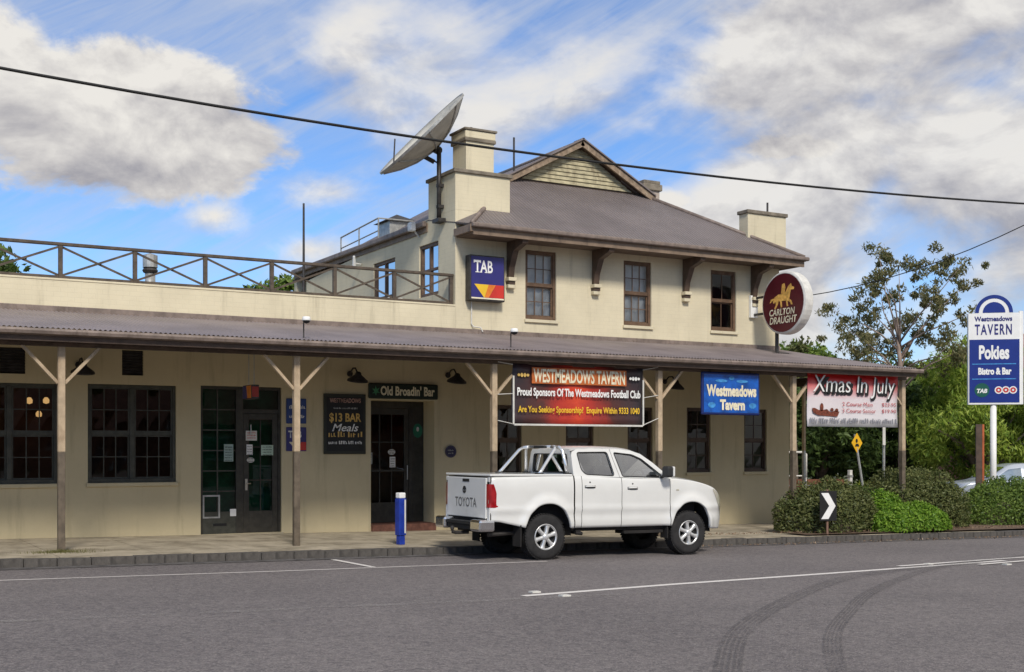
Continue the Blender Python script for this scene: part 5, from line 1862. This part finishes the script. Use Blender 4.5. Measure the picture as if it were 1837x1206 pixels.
MB().add([(-1.83, -.58, 1.02), (-1.83, .58, 1.02), (-1.46, .52, 1.375), (-1.46, -.52, 1.375)], [(0, 1, 2, 3)]).build('rear_glass', car_glass, hb, fix=False)
MB().add([(1.0, -.66, 1.075), (1.0, .66, 1.075), (.44, .58, 1.405), (.44, -.58, 1.405)], [(0, 1, 2, 3)]).build('windscreen', car_glass, hb, fix=False)
MB().box(-2.0, -1.93, -.26, .26, .55, .67).build('number_plate', white, hb)

# ------------------------------------------------------------------ signs and small things on the right
# tall tavern sign
sdir = Vector((.745, -.667, 0)).normalized()
so_ = Vector((28.66, 22.76, 0))
gz = zroad(28.66)
t = root('tall_tavern_sign', (so_.x, so_.y, gz), 'tall blue and white tavern pylon sign with arched top on a white pole', 'sign')
nrm = sdir.cross(Vector((0, 0, 1))).normalized()
hw, z0, z1 = .68, 2.84, 5.40
MB().tube([so_ + Vector((0, 0, gz - .1)), so_ + Vector((0, 0, z0))], .085, 12).build('pole', white, t, smooth=True)
MB().prism([so_ + sdir * a + Vector((0, 0, b)) - nrm * .11 for a, b in [(-hw, z0), (hw, z0), (hw, z1)] + [(p, q) for p, q in disc(0, z1, .50, .46, 16, 0, 180)] + [(-hw, z1)]], nrm * .22).build('cabinet', white, t)
MB().prism([so_ + sdir * a + Vector((0, 0, b)) - nrm * .12 for a, b in ((hw + .005, z0), (hw + .10, z0), (hw + .10, z1 + .05), (hw + .005, z1 + .05))], nrm * .18).build('edge_post', white, t)
OB = so_ + nrm * .112 + Vector((0, 0, z0))
flat(t, 'blue_panel', [rect(-hw + .025, hw - .01, .05, 1.82)], OB, pylon_blue, sdir, (0, 0, 1), .005)
OB2 = OB + nrm * .006
flat(t, 'arch_panel', [disc(0, 2.57, .30, .30, 18, 0, 180)], OB, pylon_blue, sdir, (0, 0, 1), .005)
ring(t, 'arch_band', 0, 2.57, .40, .50, OB, pylon_blue, sdir, (0, 0, 1), .005, 0, 180)
lettering(t, 'Westmeadows', -.02, 2.40, 1.0, .14, OB, navy, sdir, (0, 0, 1), bold=.03)
lettering(t, 'TAVERN', -.02, 2.10, .98, .30, OB, navy, sdir, (0, 0, 1), bold=.02, space=1.25)
lettering(t, 'Pokies', .0, 1.46, .80, .40, OB2, white, sdir, (0, 0, 1), bold=.04)
lettering(t, 'Bistro & Bar', .02, .93, .88, .20, OB2, white, sdir, (0, 0, 1), bold=.05)
flat(t, 'divider', [rect(-.58, .58, 1.12, 1.145), rect(-.58, .58, .70, .725)], OB2, lb, sdir, (0, 0, 1))
flat(t, 'green_disc', [disc(-.32, .40, .20, .20, 20)], OB2, mat('dark_green_print', (.01, .10, .07), .4), sdir, (0, 0, 1))
lettering(t, 'TAB', -.32, .38, .28, .12, OB2 + nrm * .005, white, sdir, (0, 0, 1), bold=.04, shear=.2)
for k in range(3):
    ring(t, 'ring_logo', .12 + .19 * k, .40, .075, .105, OB2, white, sdir, (0, 0, 1), .004)
    ring(t, 'ring_logo', .12 + .19 * k, .40, .035, .074, OB2, red, sdir, (0, 0, 1), .003)
    flat(t, 'ring_dot', [disc(.12 + .19 * k, .40, .030, n=10)], OB2, white, sdir, (0, 0, 1), .004)

# chevron board on the kerb
t = root('chevron_sign', (18.2, 18.55, zfoot(18.2)), 'black chevron board with a white arrow in front of the hedge', 'sign')
cdir = Vector((math.sin(R(HEAD)), -math.cos(R(HEAD)), 0))
cdir = (cdir + Vector((.25, .25, 0))).normalized()
cn = cdir.cross(Vector((0, 0, 1)))
ct = Vector((18.2, 18.55, 0))
MB().tube([ct + Vector((0, 0, zfoot(18.2) - .05)), ct + Vector((0, 0, .75))], .025, 8).build('post', mat('rusty_post', (.22, .13, .09), .8), t)
MB().prism([ct + cdir * a + Vector((0, 0, b)) + cn * .03 for a, b in ((-.20, .10), (.20, .10), (.20, .72), (-.20, .72))], cn * .012).build('board', black, t)
flat(t, 'arrow', [[(-.17, .68), (.0, .68), (.17, .41), (.02, .41)], [(.02, .41), (.17, .41), (.0, .14), (-.17, .14)]], ct + cn * .043, white, cdir, (0, 0, 1), .004)

# yellow warning diamond on a leaning pole
t = root('warning_sign', (25.6, 24.5, zroad(25)), 'yellow diamond warning sign on a leaning pale pole behind the hedge', 'sign')
b0, b1 = Vector((25.62, 24.50, zroad(25) - .1)), Vector((25.28, 24.70, 2.0))
MB().tube([b0, b1], .035, 8).build('pole', galv, t)
wd_ = Vector((.95, .12, 0)).normalized()
wn_ = wd_.cross(Vector((0, 0, 1)))
cc = Vector((25.30, 24.69, 1.76)) + wn_ * .045
MB().prism([cc + wd_ * a + Vector((0, 0, b)) for a, b in ((0, -.28), (.24, 0), (0, .28), (-.24, 0))], wn_ * .01).build('diamond', mat('road_sign_yellow', (.80, .44, .01), .4, var=.08), t)
flat(t, 'symbol', [disc(-.02, .06, .05, .06, 8), [(-.10, -.10), (.10, -.10), (.05, -.02), (-.05, -.02)]], cc + wn_ * .012, black, wd_, (0, 0, 1))
# street sign pole with plate
t = root('plate_sign_pole', (26.0, 24.3, zroad(26)), 'grey pole with a narrow white plate below the Christmas banner', 'sign')
MB().tube([(26.0, 24.3, zroad(26) - .1), (26.0, 24.3, 2.6)], .035, 8).build('pole', galv, t)
MB().box(25.86, 25.96, 24.20, 24.22, 1.7, 2.4).build('plate', white_dull, t)
# dark board with orange edge
t = root('dark_notice_board', (28.0, 22.1, zroad(28)), 'tall dark notice board with an orange edge next to the pylon pole', 'sign')
bd = Vector((.80, -.60, 0))
bn = bd.cross(Vector((0, 0, 1)))
bo = Vector((27.72, 22.5, 0))
MB().prism([bo + bd * a + Vector((0, 0, b)) for a, b in ((-.08, zroad(27)), (.08, zroad(27)), (.08, 2.27), (-.08, 2.27))], bn * .08).build('board', brown, t)
MB().prism([bo + bd * a + Vector((0, 0, b)) for a, b in ((.085, zroad(27)), (.135, zroad(27)), (.135, 2.27), (.085, 2.27))], bn * .08).build('orange_edge', mat('rust_orange_paint', (.42, .10, .03), .6, var=.2), t)

# low timber fence and white handrail behind the end of the verandah
t = root('timber_slat_fence', (24.0, 25.5, zroad(24)), 'low brown timber slat fence behind the hedge by the verandah end', 'fence')
tm = mat('red_brown_timber', (.17, .065, .035), .8, var=.3, scale=5, bump=.3)
fa, fb = Vector((21.9, 26.6, 0)), Vector((25.05, 24.85, 0))
for k in range(6):
    z = zroad(24) + .12 + k * .19
    MB().beam(fa + Vector((0, 0, z)), fb + Vector((0, 0, z)), .03, .16).build('slat', tm, t)
for q in (.02, .35, .68, .97):
    p = fa.lerp(fb, q)
    MB().box(p.x - .05, p.x + .05, p.y + .04, p.y + .13, zroad(24) - .1, zroad(24) + 1.2).build('fence_post', brown, t)
t = root('white_post', (25.1, 24.7, zroad(25)), 'short white marker post at the end of the timber slat fence', 'post')
MB().box(25.05, 25.15, 24.65, 24.75, zroad(25) - .05, 1.0).build('shaft', white_dull, t, bevel=.01)
MB().box(25.04, 25.16, 24.64, 24.76, .80, .86).build('band', galv, t)
t = root('white_handrail', (23.4, 25.0, zroad(23)), 'white tubular handrail behind the right verandah post', 'handrail')
MB().tube([(22.1, 25.3, 1.50), (23.55, 24.9, 1.50), (23.62, 24.88, 1.45), (23.62, 24.88, .82)], .032, 8).build('rail', white_dull, t, smooth=True)
MB().tube([(22.1, 25.3, 1.50), (22.1, 25.3, zroad(22))], .032, 8).tube([(23.62, 24.88, .86), (23.62, 24.88, zroad(23))], .02, 8).build('leg', white_dull, t)
MB().tube([(22.1, 25.3, .85), (23.62, 24.88, .85)], .02, 8).build('mid_rail', white_dull, t)

# brick house at the far right
t = root('brick_house', (56, 41, zroad(56)), 'red brick house with a tiled roof glimpsed at the far right edge', 'building')
hm = mat('red_brick_far', (.26, .12, .075), .9, var=.3, scale=6)
z0 = zroad(56) - .5
MB().box(50.5, 60, 37.0, 46, z0, 5.0).build('wall', hm, t)
MB().add([(50, 36.4, 5.0), (60.5, 36.4, 5.0), (60.5, 46.6, 5.0), (50, 46.6, 5.0), (53, 41.5, 7.6), (57.5, 41.5, 7.6)], [(3, 2, 1, 0), (0, 1, 5, 4), (1, 2, 5), (2, 3, 4, 5), (3, 0, 4)]).build('roof', mat('terracotta_tiles', (.24, .12, .09), .85, var=.3, scale=4), t)
wq = MB().box(50.44, 50.5, 39.0, 40.4, 1.6, 3.2).build('window', white_dull, t)
MB().box(50.42, 50.438, 39.1, 40.3, 1.7, 3.1).build('pane', mat('far_pane', (.05, .06, .07), .1), wq)
wq = MB().box(51.5, 53.2, 36.94, 37.0, 1.6, 3.2).build('window', white_dull, t)
MB().box(51.6, 53.1, 36.92, 36.938, 1.7, 3.1).build('pane', mat('far_pane', (.05, .06, .07), .1), wq)
dq = MB().box(54.4, 55.4, 36.93, 37.0, z0, 2.2).build('door', white_dull, t)
MB().box(55.2, 55.26, 36.9, 36.93, 1.0, 1.1).build('handle', brass, dq)

# ------------------------------------------------------------------ vegetation
bark = mat('tree_bark', (.16, .125, .095), .9, var=.35, scale=6, bump=.6, bscale=14)
gum_bark = mat('gum_bark', (.27, .20, .16), .8, var=.35, scale=4, bump=.3)
gum_leaf = leaf_mat('gum_leaves', (.075, .095, .035), (.30, .26, .12), .45)
dark_leaf = leaf_mat('dark_leaves', (.045, .080, .020), (.15, .22, .055), .36)
mid_leaf = leaf_mat('mid_green_leaves', (.065, .12, .02), (.22, .30, .06), .36)
lime_leaf = leaf_mat('lime_leaves', (.15, .25, .03), (.42, .50, .085), .42)
olive_leaf = leaf_mat('olive_brown_leaves', (.055, .078, .022), (.21, .22, .08), .32)
bright_leaf = leaf_mat('bright_green_leaves', (.08, .18, .015), (.27, .42, .05), .34)
lime_grass = leaf_mat('yellow_green_blades', (.14, .19, .02), (.36, .38, .05), .3)


def leaf_quad(vs_, fs, c, size, rnd, droop=0.0, aspect=.45, outward=None):
    d = Vector((rnd.gauss(0, 1), rnd.gauss(0, 1), rnd.gauss(0, .8)))
    d.z -= droop * d.length
    if d.length < 1e-3:
        d = Vector((1, 0, 0))
    d.normalize()
    up = Vector((rnd.gauss(0, 1), rnd.gauss(0, 1), rnd.gauss(0, 1)))
    if outward is not None:
        up = up * .7 + outward * 1.2
    s = d.cross(up)
    if s.length < 1e-3:
        s = d.cross(Vector((0, 0, 1)))
        if s.length < 1e-3:
            s = Vector((1, 0, 0))
    s.normalize()
    L = size * rnd.uniform(.6, 1.3)
    W = L * aspect
    k = len(vs_)
    fold = d.cross(s) * (W * .25)
    vs_ += [tuple(c - d * L * .5), tuple(c + s * W * .5 + fold), tuple(c + d * L * .5), tuple(c - s * W * .5 + fold)]
    fs.append((k, k + 1, k + 2, k + 3))


def clumps_mesh(name, clumps, per, size, rnd, mtl, parent, droop=0.0, aspect=.45):
    vs_, fs = [], []
    for c, r_ in clumps:
        n = int(per * rnd.uniform(.7, 1.3))
        for _ in range(n):
            v = Vector((rnd.gauss(0, 1), rnd.gauss(0, 1), rnd.gauss(0, 1))).normalized()
            q = v * (r_ * rnd.random() ** .42)
            p = Vector(c) + Vector((q.x, q.y, q.z * .75))
            leaf_quad(vs_, fs, p, size, rnd, droop, aspect, v)
    me = bpy.data.meshes.new(name)
    me.from_pydata(vs_, [], fs)
    me.materials.append(mtl)
    o = link(bpy.data.objects.new(name, me))
    attach(o, parent)
    return o


def limbs(mb, base, targets, r0, rnd, mid=.45):
    for tgt in targets:
        tgt = Vector(tgt)
        m_ = base.lerp(tgt, mid) + Vector((rnd.uniform(-.3, .3), rnd.uniform(-.3, .3), rnd.uniform(0, .5)))
        mb.tube([base, base.lerp(m_, .5) + Vector((0, 0, .15)), m_, m_.lerp(tgt, .55), tgt], [r0, r0 * .75, r0 * .5, r0 * .3, r0 * .12], 6)


def tree(name, label, loc, top, rad, crown_lo, seed, leafm, barkm, nclump=60, per=160, lsize=.22, cr=.8, droop=.3, group=None, aspect=.45, flat_=1.0, trunk_r=.18):
    rnd = random.Random(seed)
    x, y, z = loc
    t = root(name, loc, label, 'tree', group)
    cz, hz = (top + crown_lo) / 2, (top - crown_lo) / 2
    cl = []
    while len(cl) < nclump:
        v = Vector((rnd.uniform(-1, 1), rnd.uniform(-1, 1), rnd.uniform(-1, 1)))
        if v.length > 1 or v.length < .35:
            continue
        sc_ = 1.0 + .22 * math.sin(3 * math.atan2(v.y, v.x) + seed)
        cl.append((Vector((x + v.x * rad * sc_, y + v.y * rad * sc_, cz + v.z * hz)), cr * rnd.uniform(.6, 1.25)))
    base = Vector((x, y, z - .2))
    fork = Vector((x + rnd.uniform(-.3, .3), y + rnd.uniform(-.3, .3), max(z + 1.0, crown_lo - .1 * hz)))
    mb = MB().tube([base, base.lerp(fork, .5) + Vector((rnd.uniform(-.1, .1), 0, 0)), fork], [trunk_r * 1.3, trunk_r, trunk_r * .85], 10)
    limbs(mb, fork, [c for c, _ in cl[:max(8, nclump // 5)]], trunk_r * .6, rnd)
    mb.build('trunk', barkm, t, smooth=True)
    clumps_mesh('crown', cl, per, lsize, rnd, leafm, t, droop, aspect)
    return t


# gum tree with open crown: clumps placed at the branch ends
rnd = random.Random(11)
gc = Vector((33.0, 30.0, 0))
t = root('gum_tree', (gc.x, gc.y, zroad(33)), 'tall open gum tree with reddish leaf clumps behind the verandah end', 'tree')
mb = MB()
base = Vector((gc.x, gc.y, zroad(33) - .2))
f1 = Vector((gc.x - .02, gc.y, 3.2))
f2 = Vector((gc.x - .05, gc.y + .05, 4.6))
mb.tube([base, f1, f2, Vector((gc.x - .2, gc.y + .1, 6.2))], [.15, .11, .08, .03], 10)
ends = []
GR_, GF_ = Vector((.867, -.498, 0)), Vector((.498, .867, 0))
spec = [(-.75, 8.45), (-.35, 8.15), (.05, 8.1), (.35, 7.8), (-1.0, 7.7), (-1.35, 7.25), (-.6, 7.3), (-1.8, 6.9), (-2.2, 6.65), (-1.5, 6.4), (-.9, 6.6), (-.2, 6.7), (.1, 6.2), (-.5, 6.0), (-2.1, 5.9), (-1.7, 5.45),
        (-2.35, 5.0), (-1.2, 5.2), (-.8, 4.9), (-1.5, 4.75), (-.55, 5.4), (1.0, 7.9), (1.55, 7.75), (2.05, 7.75), (2.35, 7.45), (1.3, 7.2), (1.75, 6.9), (.9, 6.7), (2.0, 6.4), (2.3, 6.1), (1.4, 6.1), (.8, 5.8), (1.1, 5.3), (1.8, 5.4), (2.2, 5.1), (.6, 5.1), (1.5, 4.8), (.9, 4.6), (2.0, 4.5), (.3, 7.0), (-1.1, 5.9), (1.05, 6.3), (.55, 6.3), (-.25, 5.2)]
for i, (a, b) in enumerate(spec):
    c = gc + GR_ * (a + rnd.uniform(-.12, .12)) + GF_ * rnd.uniform(-1.6, 1.6) + Vector((0, 0, b + rnd.uniform(-.12, .12)))
    ends.append((c, rnd.uniform(.30, .48)))
    for _k in range(3):
        ends.append((c + Vector((rnd.gauss(0, .38), rnd.gauss(0, .38), rnd.gauss(0, .25))), rnd.uniform(.14, .30)))
for i, (c, r_) in enumerate(ends):
    if i % 8:
        continue
    b_ = f1.lerp(f2, rnd.random()) if c.z < 6 else f2 + Vector((0, 0, rnd.uniform(-.5, .9)))
    m_ = b_.lerp(c, .55) + Vector((rnd.uniform(-.2, .2), rnd.uniform(-.2, .2), .15))
    mb.tube([b_, b_.lerp(m_, .5) + Vector((0, 0, .1)), m_, c], [.04, .03, .018, .006], 5)
mb.build('trunk', gum_bark, t, smooth=True)
clumps_mesh('crown', ends, 60, .175, rnd, gum_leaf, t, .9, .34)

tree('dense_tree', 'dark dense tree behind the Xmas banner near the verandah end', (34.5, 36.0, zroad(34)), 5.0, 3.2, .2, 21, dark_leaf, bark, 80, 210, .28, .95, group='trees beyond the car park')
tree('dense_tree', 'dark dense tree behind the leaning warning sign', (39.5, 36.5, zroad(39)), 5.4, 3.3, .2, 22, dark_leaf, bark, 80, 210, .28, .95, group='trees beyond the car park')
tree('weeping_tree', 'bright lime green weeping tree left of the tall tavern sign', (38.5, 31.2, zroad(38)), 5.75, 2.9, .4, 23, lime_leaf, bark, 95, 260, .24, .80, .8, group='trees beyond the car park', aspect=.3)
tree('weeping_tree', 'mid green tree right behind the tall tavern sign pole', (43.5, 30.8, zroad(43)), 5.3, 3.0, .3, 24, mid_leaf, bark, 85, 230, .26, .85, .7, group='trees beyond the car park', aspect=.35)
tree('dense_tree', 'shadowy tree filling the gap between weeping tree and gum trunk', (37.0, 39.5, zroad(37)), 6.0, 3.4, .3, 25, mid_leaf, bark, 80, 200, .30, 1.0, group='trees beyond the car park')
tree('dense_tree', 'dark tree far behind the parked hatchback', (49.0, 38.5, zroad(49)), 5.6, 3.6, .2, 26, dark_leaf, bark, 80, 190, .32, 1.05, group='trees beyond the car park')
tree('dense_tree', 'dark tree beside the brick house at the right edge', (47.0, 31.5, zroad(47)), 4.3, 2.6, .2, 27, mid_leaf, bark, 70, 200, .26, .85, group='trees beyond the car park')
tree('dense_tree', 'dark low tree behind the corner of the khaki wall', (30.5, 36.5, zroad(30)), 4.8, 3.0, .2, 28, dark_leaf, bark, 80, 200, .28, .9, group='trees beyond the car park')
# behind the terrace
tree('leafy_tree', 'dark leafy tree showing through the balustrade at the left edge', (4.6, 49.5, .3), 9.2, 2.6, 5.0, 31, dark_leaf, bark, 75, 150, .34, 1.0, group='trees behind the terrace')
tree('leafy_tree', 'small pale green tree behind the balustrade by the antenna pole', (14.6, 42.0, .2), 7.9, 1.5, 5.0, 32, mid_leaf, bark, 30, 90, .28, .5, group='trees behind the terrace')
tree('leafy_tree', 'leaf tips showing beside the round brewery sign above the verandah', (26.4, 28.2, zroad(26)), 5.0, .75, 3.6, 33, olive_leaf, bark, 12, 60, .2, .35, group='trees behind the terrace', trunk_r=.07)


def bush(name, label, c, rx, ry, h, seed, leafm, n=9000, lsize=.075, group='bushes in the garden bed', droop=0.0, lumps=16):
    rnd = random.Random(seed)
    x, y = c
    z = zfoot(x) + .04
    t = root(name, (x, y, z), label, 'bush', group)
    cl = []
    for k in range(lumps):
        a = rnd.uniform(0, 2 * math.pi)
        q = math.sqrt(rnd.random()) * .74
        hh = h * (1 - .55 * q * q) * rnd.uniform(.78, 1.05)
        cl.append((Vector((x + rx * q * math.cos(a), y + ry * q * math.sin(a), z + hh * .92)), min(rx, ry) * rnd.uniform(.24, .42)))
    vs_, fs = [], []
    for i in range(int(n * 1.35)):
        c_, r_ = cl[rnd.randrange(lumps)]
        v = Vector((rnd.gauss(0, 1), rnd.gauss(0, 1), rnd.gauss(0, 1))).normalized()
        if rnd.random() < .42:
            p = c_ - Vector((0, 0, r_ * .8)) + v * (r_ * rnd.uniform(.55, 1.05))
        else:
            v.z = abs(v.z)
            q = rnd.uniform(.84, 1.03) * (1 + .06 * math.sin(4 * math.atan2(v.y, v.x) + seed) + .05 * math.sin(9 * v.x + 2 * seed) * math.cos(7 * v.z))
            p = Vector((x + rx * q * v.x, y + ry * q * v.y, z + h * q * v.z ** .85))
        if p.z < z + .01:
            p.z = z + .01 + rnd.random() * .2
        leaf_quad(vs_, fs, p, lsize, rnd, droop, .5, v)
    me = bpy.data.meshes.new('foliage')
    me.from_pydata(vs_, [], fs)
    me.materials.append(leafm)
    o = link(bpy.data.objects.new('foliage', me))
    attach(o, t)
    mb = MB()
    for k in range(7):
        c_, r_ = cl[k]
        mb.tube([(x + rnd.uniform(-.1, .1), y + rnd.uniform(-.1, .1), z - .05), ((x + c_.x) / 2, (y + c_.y) / 2, z + h * .35), tuple(c_ - Vector((0, 0, r_ * .4)))], [.03, .022, .008], 5)
    # twiggy inner mass keeps the light out
    rows = []
    for j in range(6):
        ph = math.pi / 2 * j / 5
        rows.append([(x + rx * .48 * math.cos(ph) * math.cos(2 * math.pi * k / 12), y + ry * .48 * math.cos(ph) * math.sin(2 * math.pi * k / 12), z + h * .52 * math.sin(ph)) for k in range(13)])
    mb.grid(rows)
    mb.build('stems', bark, t)
    return t


bush('clipped_bush', 'olive bush behind the black chevron board', (19.0, 19.35), 1.35, .72, 1.08, 41, olive_leaf, 15000)
bush('clipped_bush', 'dark olive bush between the chevron board and the bright green one', (20.3, 19.75), 1.15, .75, .93, 42, dark_leaf, 10000)
bush('clipped_bush', 'large brownish bush behind the low bright green one', (22.3, 20.0), 1.6, 1.0, 1.34, 43, olive_leaf, 17000)
bush('spreading_bush', 'low bright green bush spilling over the kerb', (21.0, 18.85), 1.2, .50, .60, 44, bright_leaf, 11000, .08)
bush('spreading_bush', 'bright green tip of a bush rising behind the low green one', (20.55, 19.2), .6, .35, .84, 49, bright_leaf, 4000, .08)
bush('clipped_bush', 'dark green hedge bush at the right edge below the tall sign', (26.0, 20.2), 1.7, 1.0, 1.10, 45, mid_leaf, 19000)
bush('clipped_bush', 'dark bush between the brownish bush and the right hedge', (24.0, 20.9), 1.0, .7, .72, 46, olive_leaf, 9000)
bush('clipped_bush', 'green hedge bush cut off by the right edge of the view', (28.2, 20.4), 1.5, 1.0, 1.12, 47, mid_leaf, 12000)
# strappy yellow-green plants behind the hedge
for k, (px, py, lab) in enumerate(((25.9, 24.9, 'yellow green strappy plant at the foot of the leaning sign'), (27.0, 24.2, 'yellow green strappy plant right of the leaning sign'), (27.9, 23.9, 'yellow green strappy plant under the banner right end'))):
    rnd = random.Random(60 + k)
    z = zroad(px)
    t = root('strappy_plant', (px, py, z), lab, 'plant', 'strappy plants behind the hedge')
    vs_, fs = [], []
    for i in range(420):
        a, ln, r_ = rnd.uniform(0, 6.283), rnd.uniform(.6, 1.15), rnd.uniform(.2, .8)
        b_ = Vector((px + rnd.gauss(0, .28), py + rnd.gauss(0, .28), z))
        d = Vector((math.cos(a), math.sin(a), 0))
        s = Vector((-d.y, d.x, 0)) * .02
        k0 = len(vs_)
        p1, p2 = b_ + d * r_ * .35 + Vector((0, 0, ln * .8)), b_ + d * r_ + Vector((0, 0, ln))
        vs_ += [tuple(b_ - s), tuple(b_ + s), tuple(p1 + s), tuple(p1 - s), tuple(p2)]
        fs += [(k0, k0 + 1, k0 + 2, k0 + 3), (k0 + 3, k0 + 2, k0 + 4)]
    me = bpy.data.meshes.new('blades')
    me.from_pydata(vs_, [], fs)
    me.materials.append(lime_grass)
    attach(link(bpy.data.objects.new('blades', me)), t)
# grass tufts at the foot of the first post and along the kerb joint
rnd = random.Random(70)
vs_, fs = [], []
for i in range(900):
    a = rnd.uniform(0, 6.283)
    q = abs(rnd.gauss(0, .16))
    x, y = 3.2 + q * 2.0 * math.cos(a), 19.36 + q * .8 * math.sin(a)
    h = rnd.uniform(.02, .07)
    s = Vector((rnd.uniform(-1, 1), rnd.uniform(-1, 1), 0)) * .004
    b_ = Vector((x, y, zfoot(x) - .002))
    k0 = len(vs_)
    vs_ += [tuple(b_ - s), tuple(b_ + s), tuple(b_ + Vector((rnd.uniform(-.03, .03), rnd.uniform(-.03, .03), h)))]
    fs.append((k0, k0 + 1, k0 + 2))
me = bpy.data.meshes.new('grass_tuft')
me.from_pydata(vs_, [], fs)
me.materials.append(leaf_mat('dry_grass', (.09, .085, .03), (.20, .19, .07), .2))
tag(link(bpy.data.objects.new('grass_tuft', me)), 'short olive grass at the foot of the first verandah post', 'grass', kind='stuff')
# leaf litter in the gutter and bed edge
rnd = random.Random(71)
vs_, fs = [], []
for i in range(1100):
    x = rnd.uniform(14, 27)
    y = 18.25 - abs(rnd.gauss(0, .18)) if rnd.random() < .35 else rnd.uniform(18.64, 19.1)
    z = (zroad(x) + .008) if y < 18.3 else zfoot(x) + .055
    leaf_quad(vs_, fs, Vector((x, y, z + .012)), .05, rnd, 0, .5, Vector((0, 0, 4)))
me = bpy.data.meshes.new('leaf_litter')
me.from_pydata(vs_, [], fs)
me.materials.append(leaf_mat('dead_leaves', (.12, .07, .04), (.34, .24, .16), .1))
tag(link(bpy.data.objects.new('leaf_litter', me)), 'brown fallen leaves along the kerb below the bushes', 'leaves', kind='stuff')

# trees and hedge line across the street, seen only as reflections in the glass
far_t = tree('street_tree', 'leafy street tree on the opposite side of the road, left', (-14, -34, -.1), 9.5, 4.8, 3.0, 81, dark_leaf, bark, 60, 90, .6, 1.5, group='street trees across the road')
far_t['label'] = 'leafy street tree across the road, second from the left end'
for dx, dy in ((9, -3), (19, -2), (30, -4), (41, -3), (-11, -2)):
    c = copy_tree(far_t)
    c.location = (far_t.location.x + dx, far_t.location.y + dy, far_t.location.z)
    c.rotation_euler = (0, 0, dx * 1.7)
    c['label'] = 'leafy street tree across the road, %s from the left end' % {9: 'third', 19: 'fourth', 30: 'fifth', 41: 'sixth', -11: 'first'}[dx]

# low brick house across the street
t = root('opposite_house', (4, -24, -.1), 'long low brick house across the road from the tavern', 'building')
MB().box(-30, 34, -30, -24, -1.0, 3.0).build('wall', hm, t)
MB().prism([(-31, -31, 3.0), (-31, -23.2, 3.0), (-31, -27, 5.6)], (66, 0, 0)).build('roof', MATS['terracotta_tiles'], t)
for k in range(8):
    xw = -26 + k * 7.5
    wq = MB().box(xw, xw + 1.8, -23.995, -23.94, .9, 2.3).build('window', white_dull, t)
    MB().box(xw + .1, xw + 1.7, -23.938, -23.93, 1.0, 2.2).build('pane', MATS['far_pane'], wq)
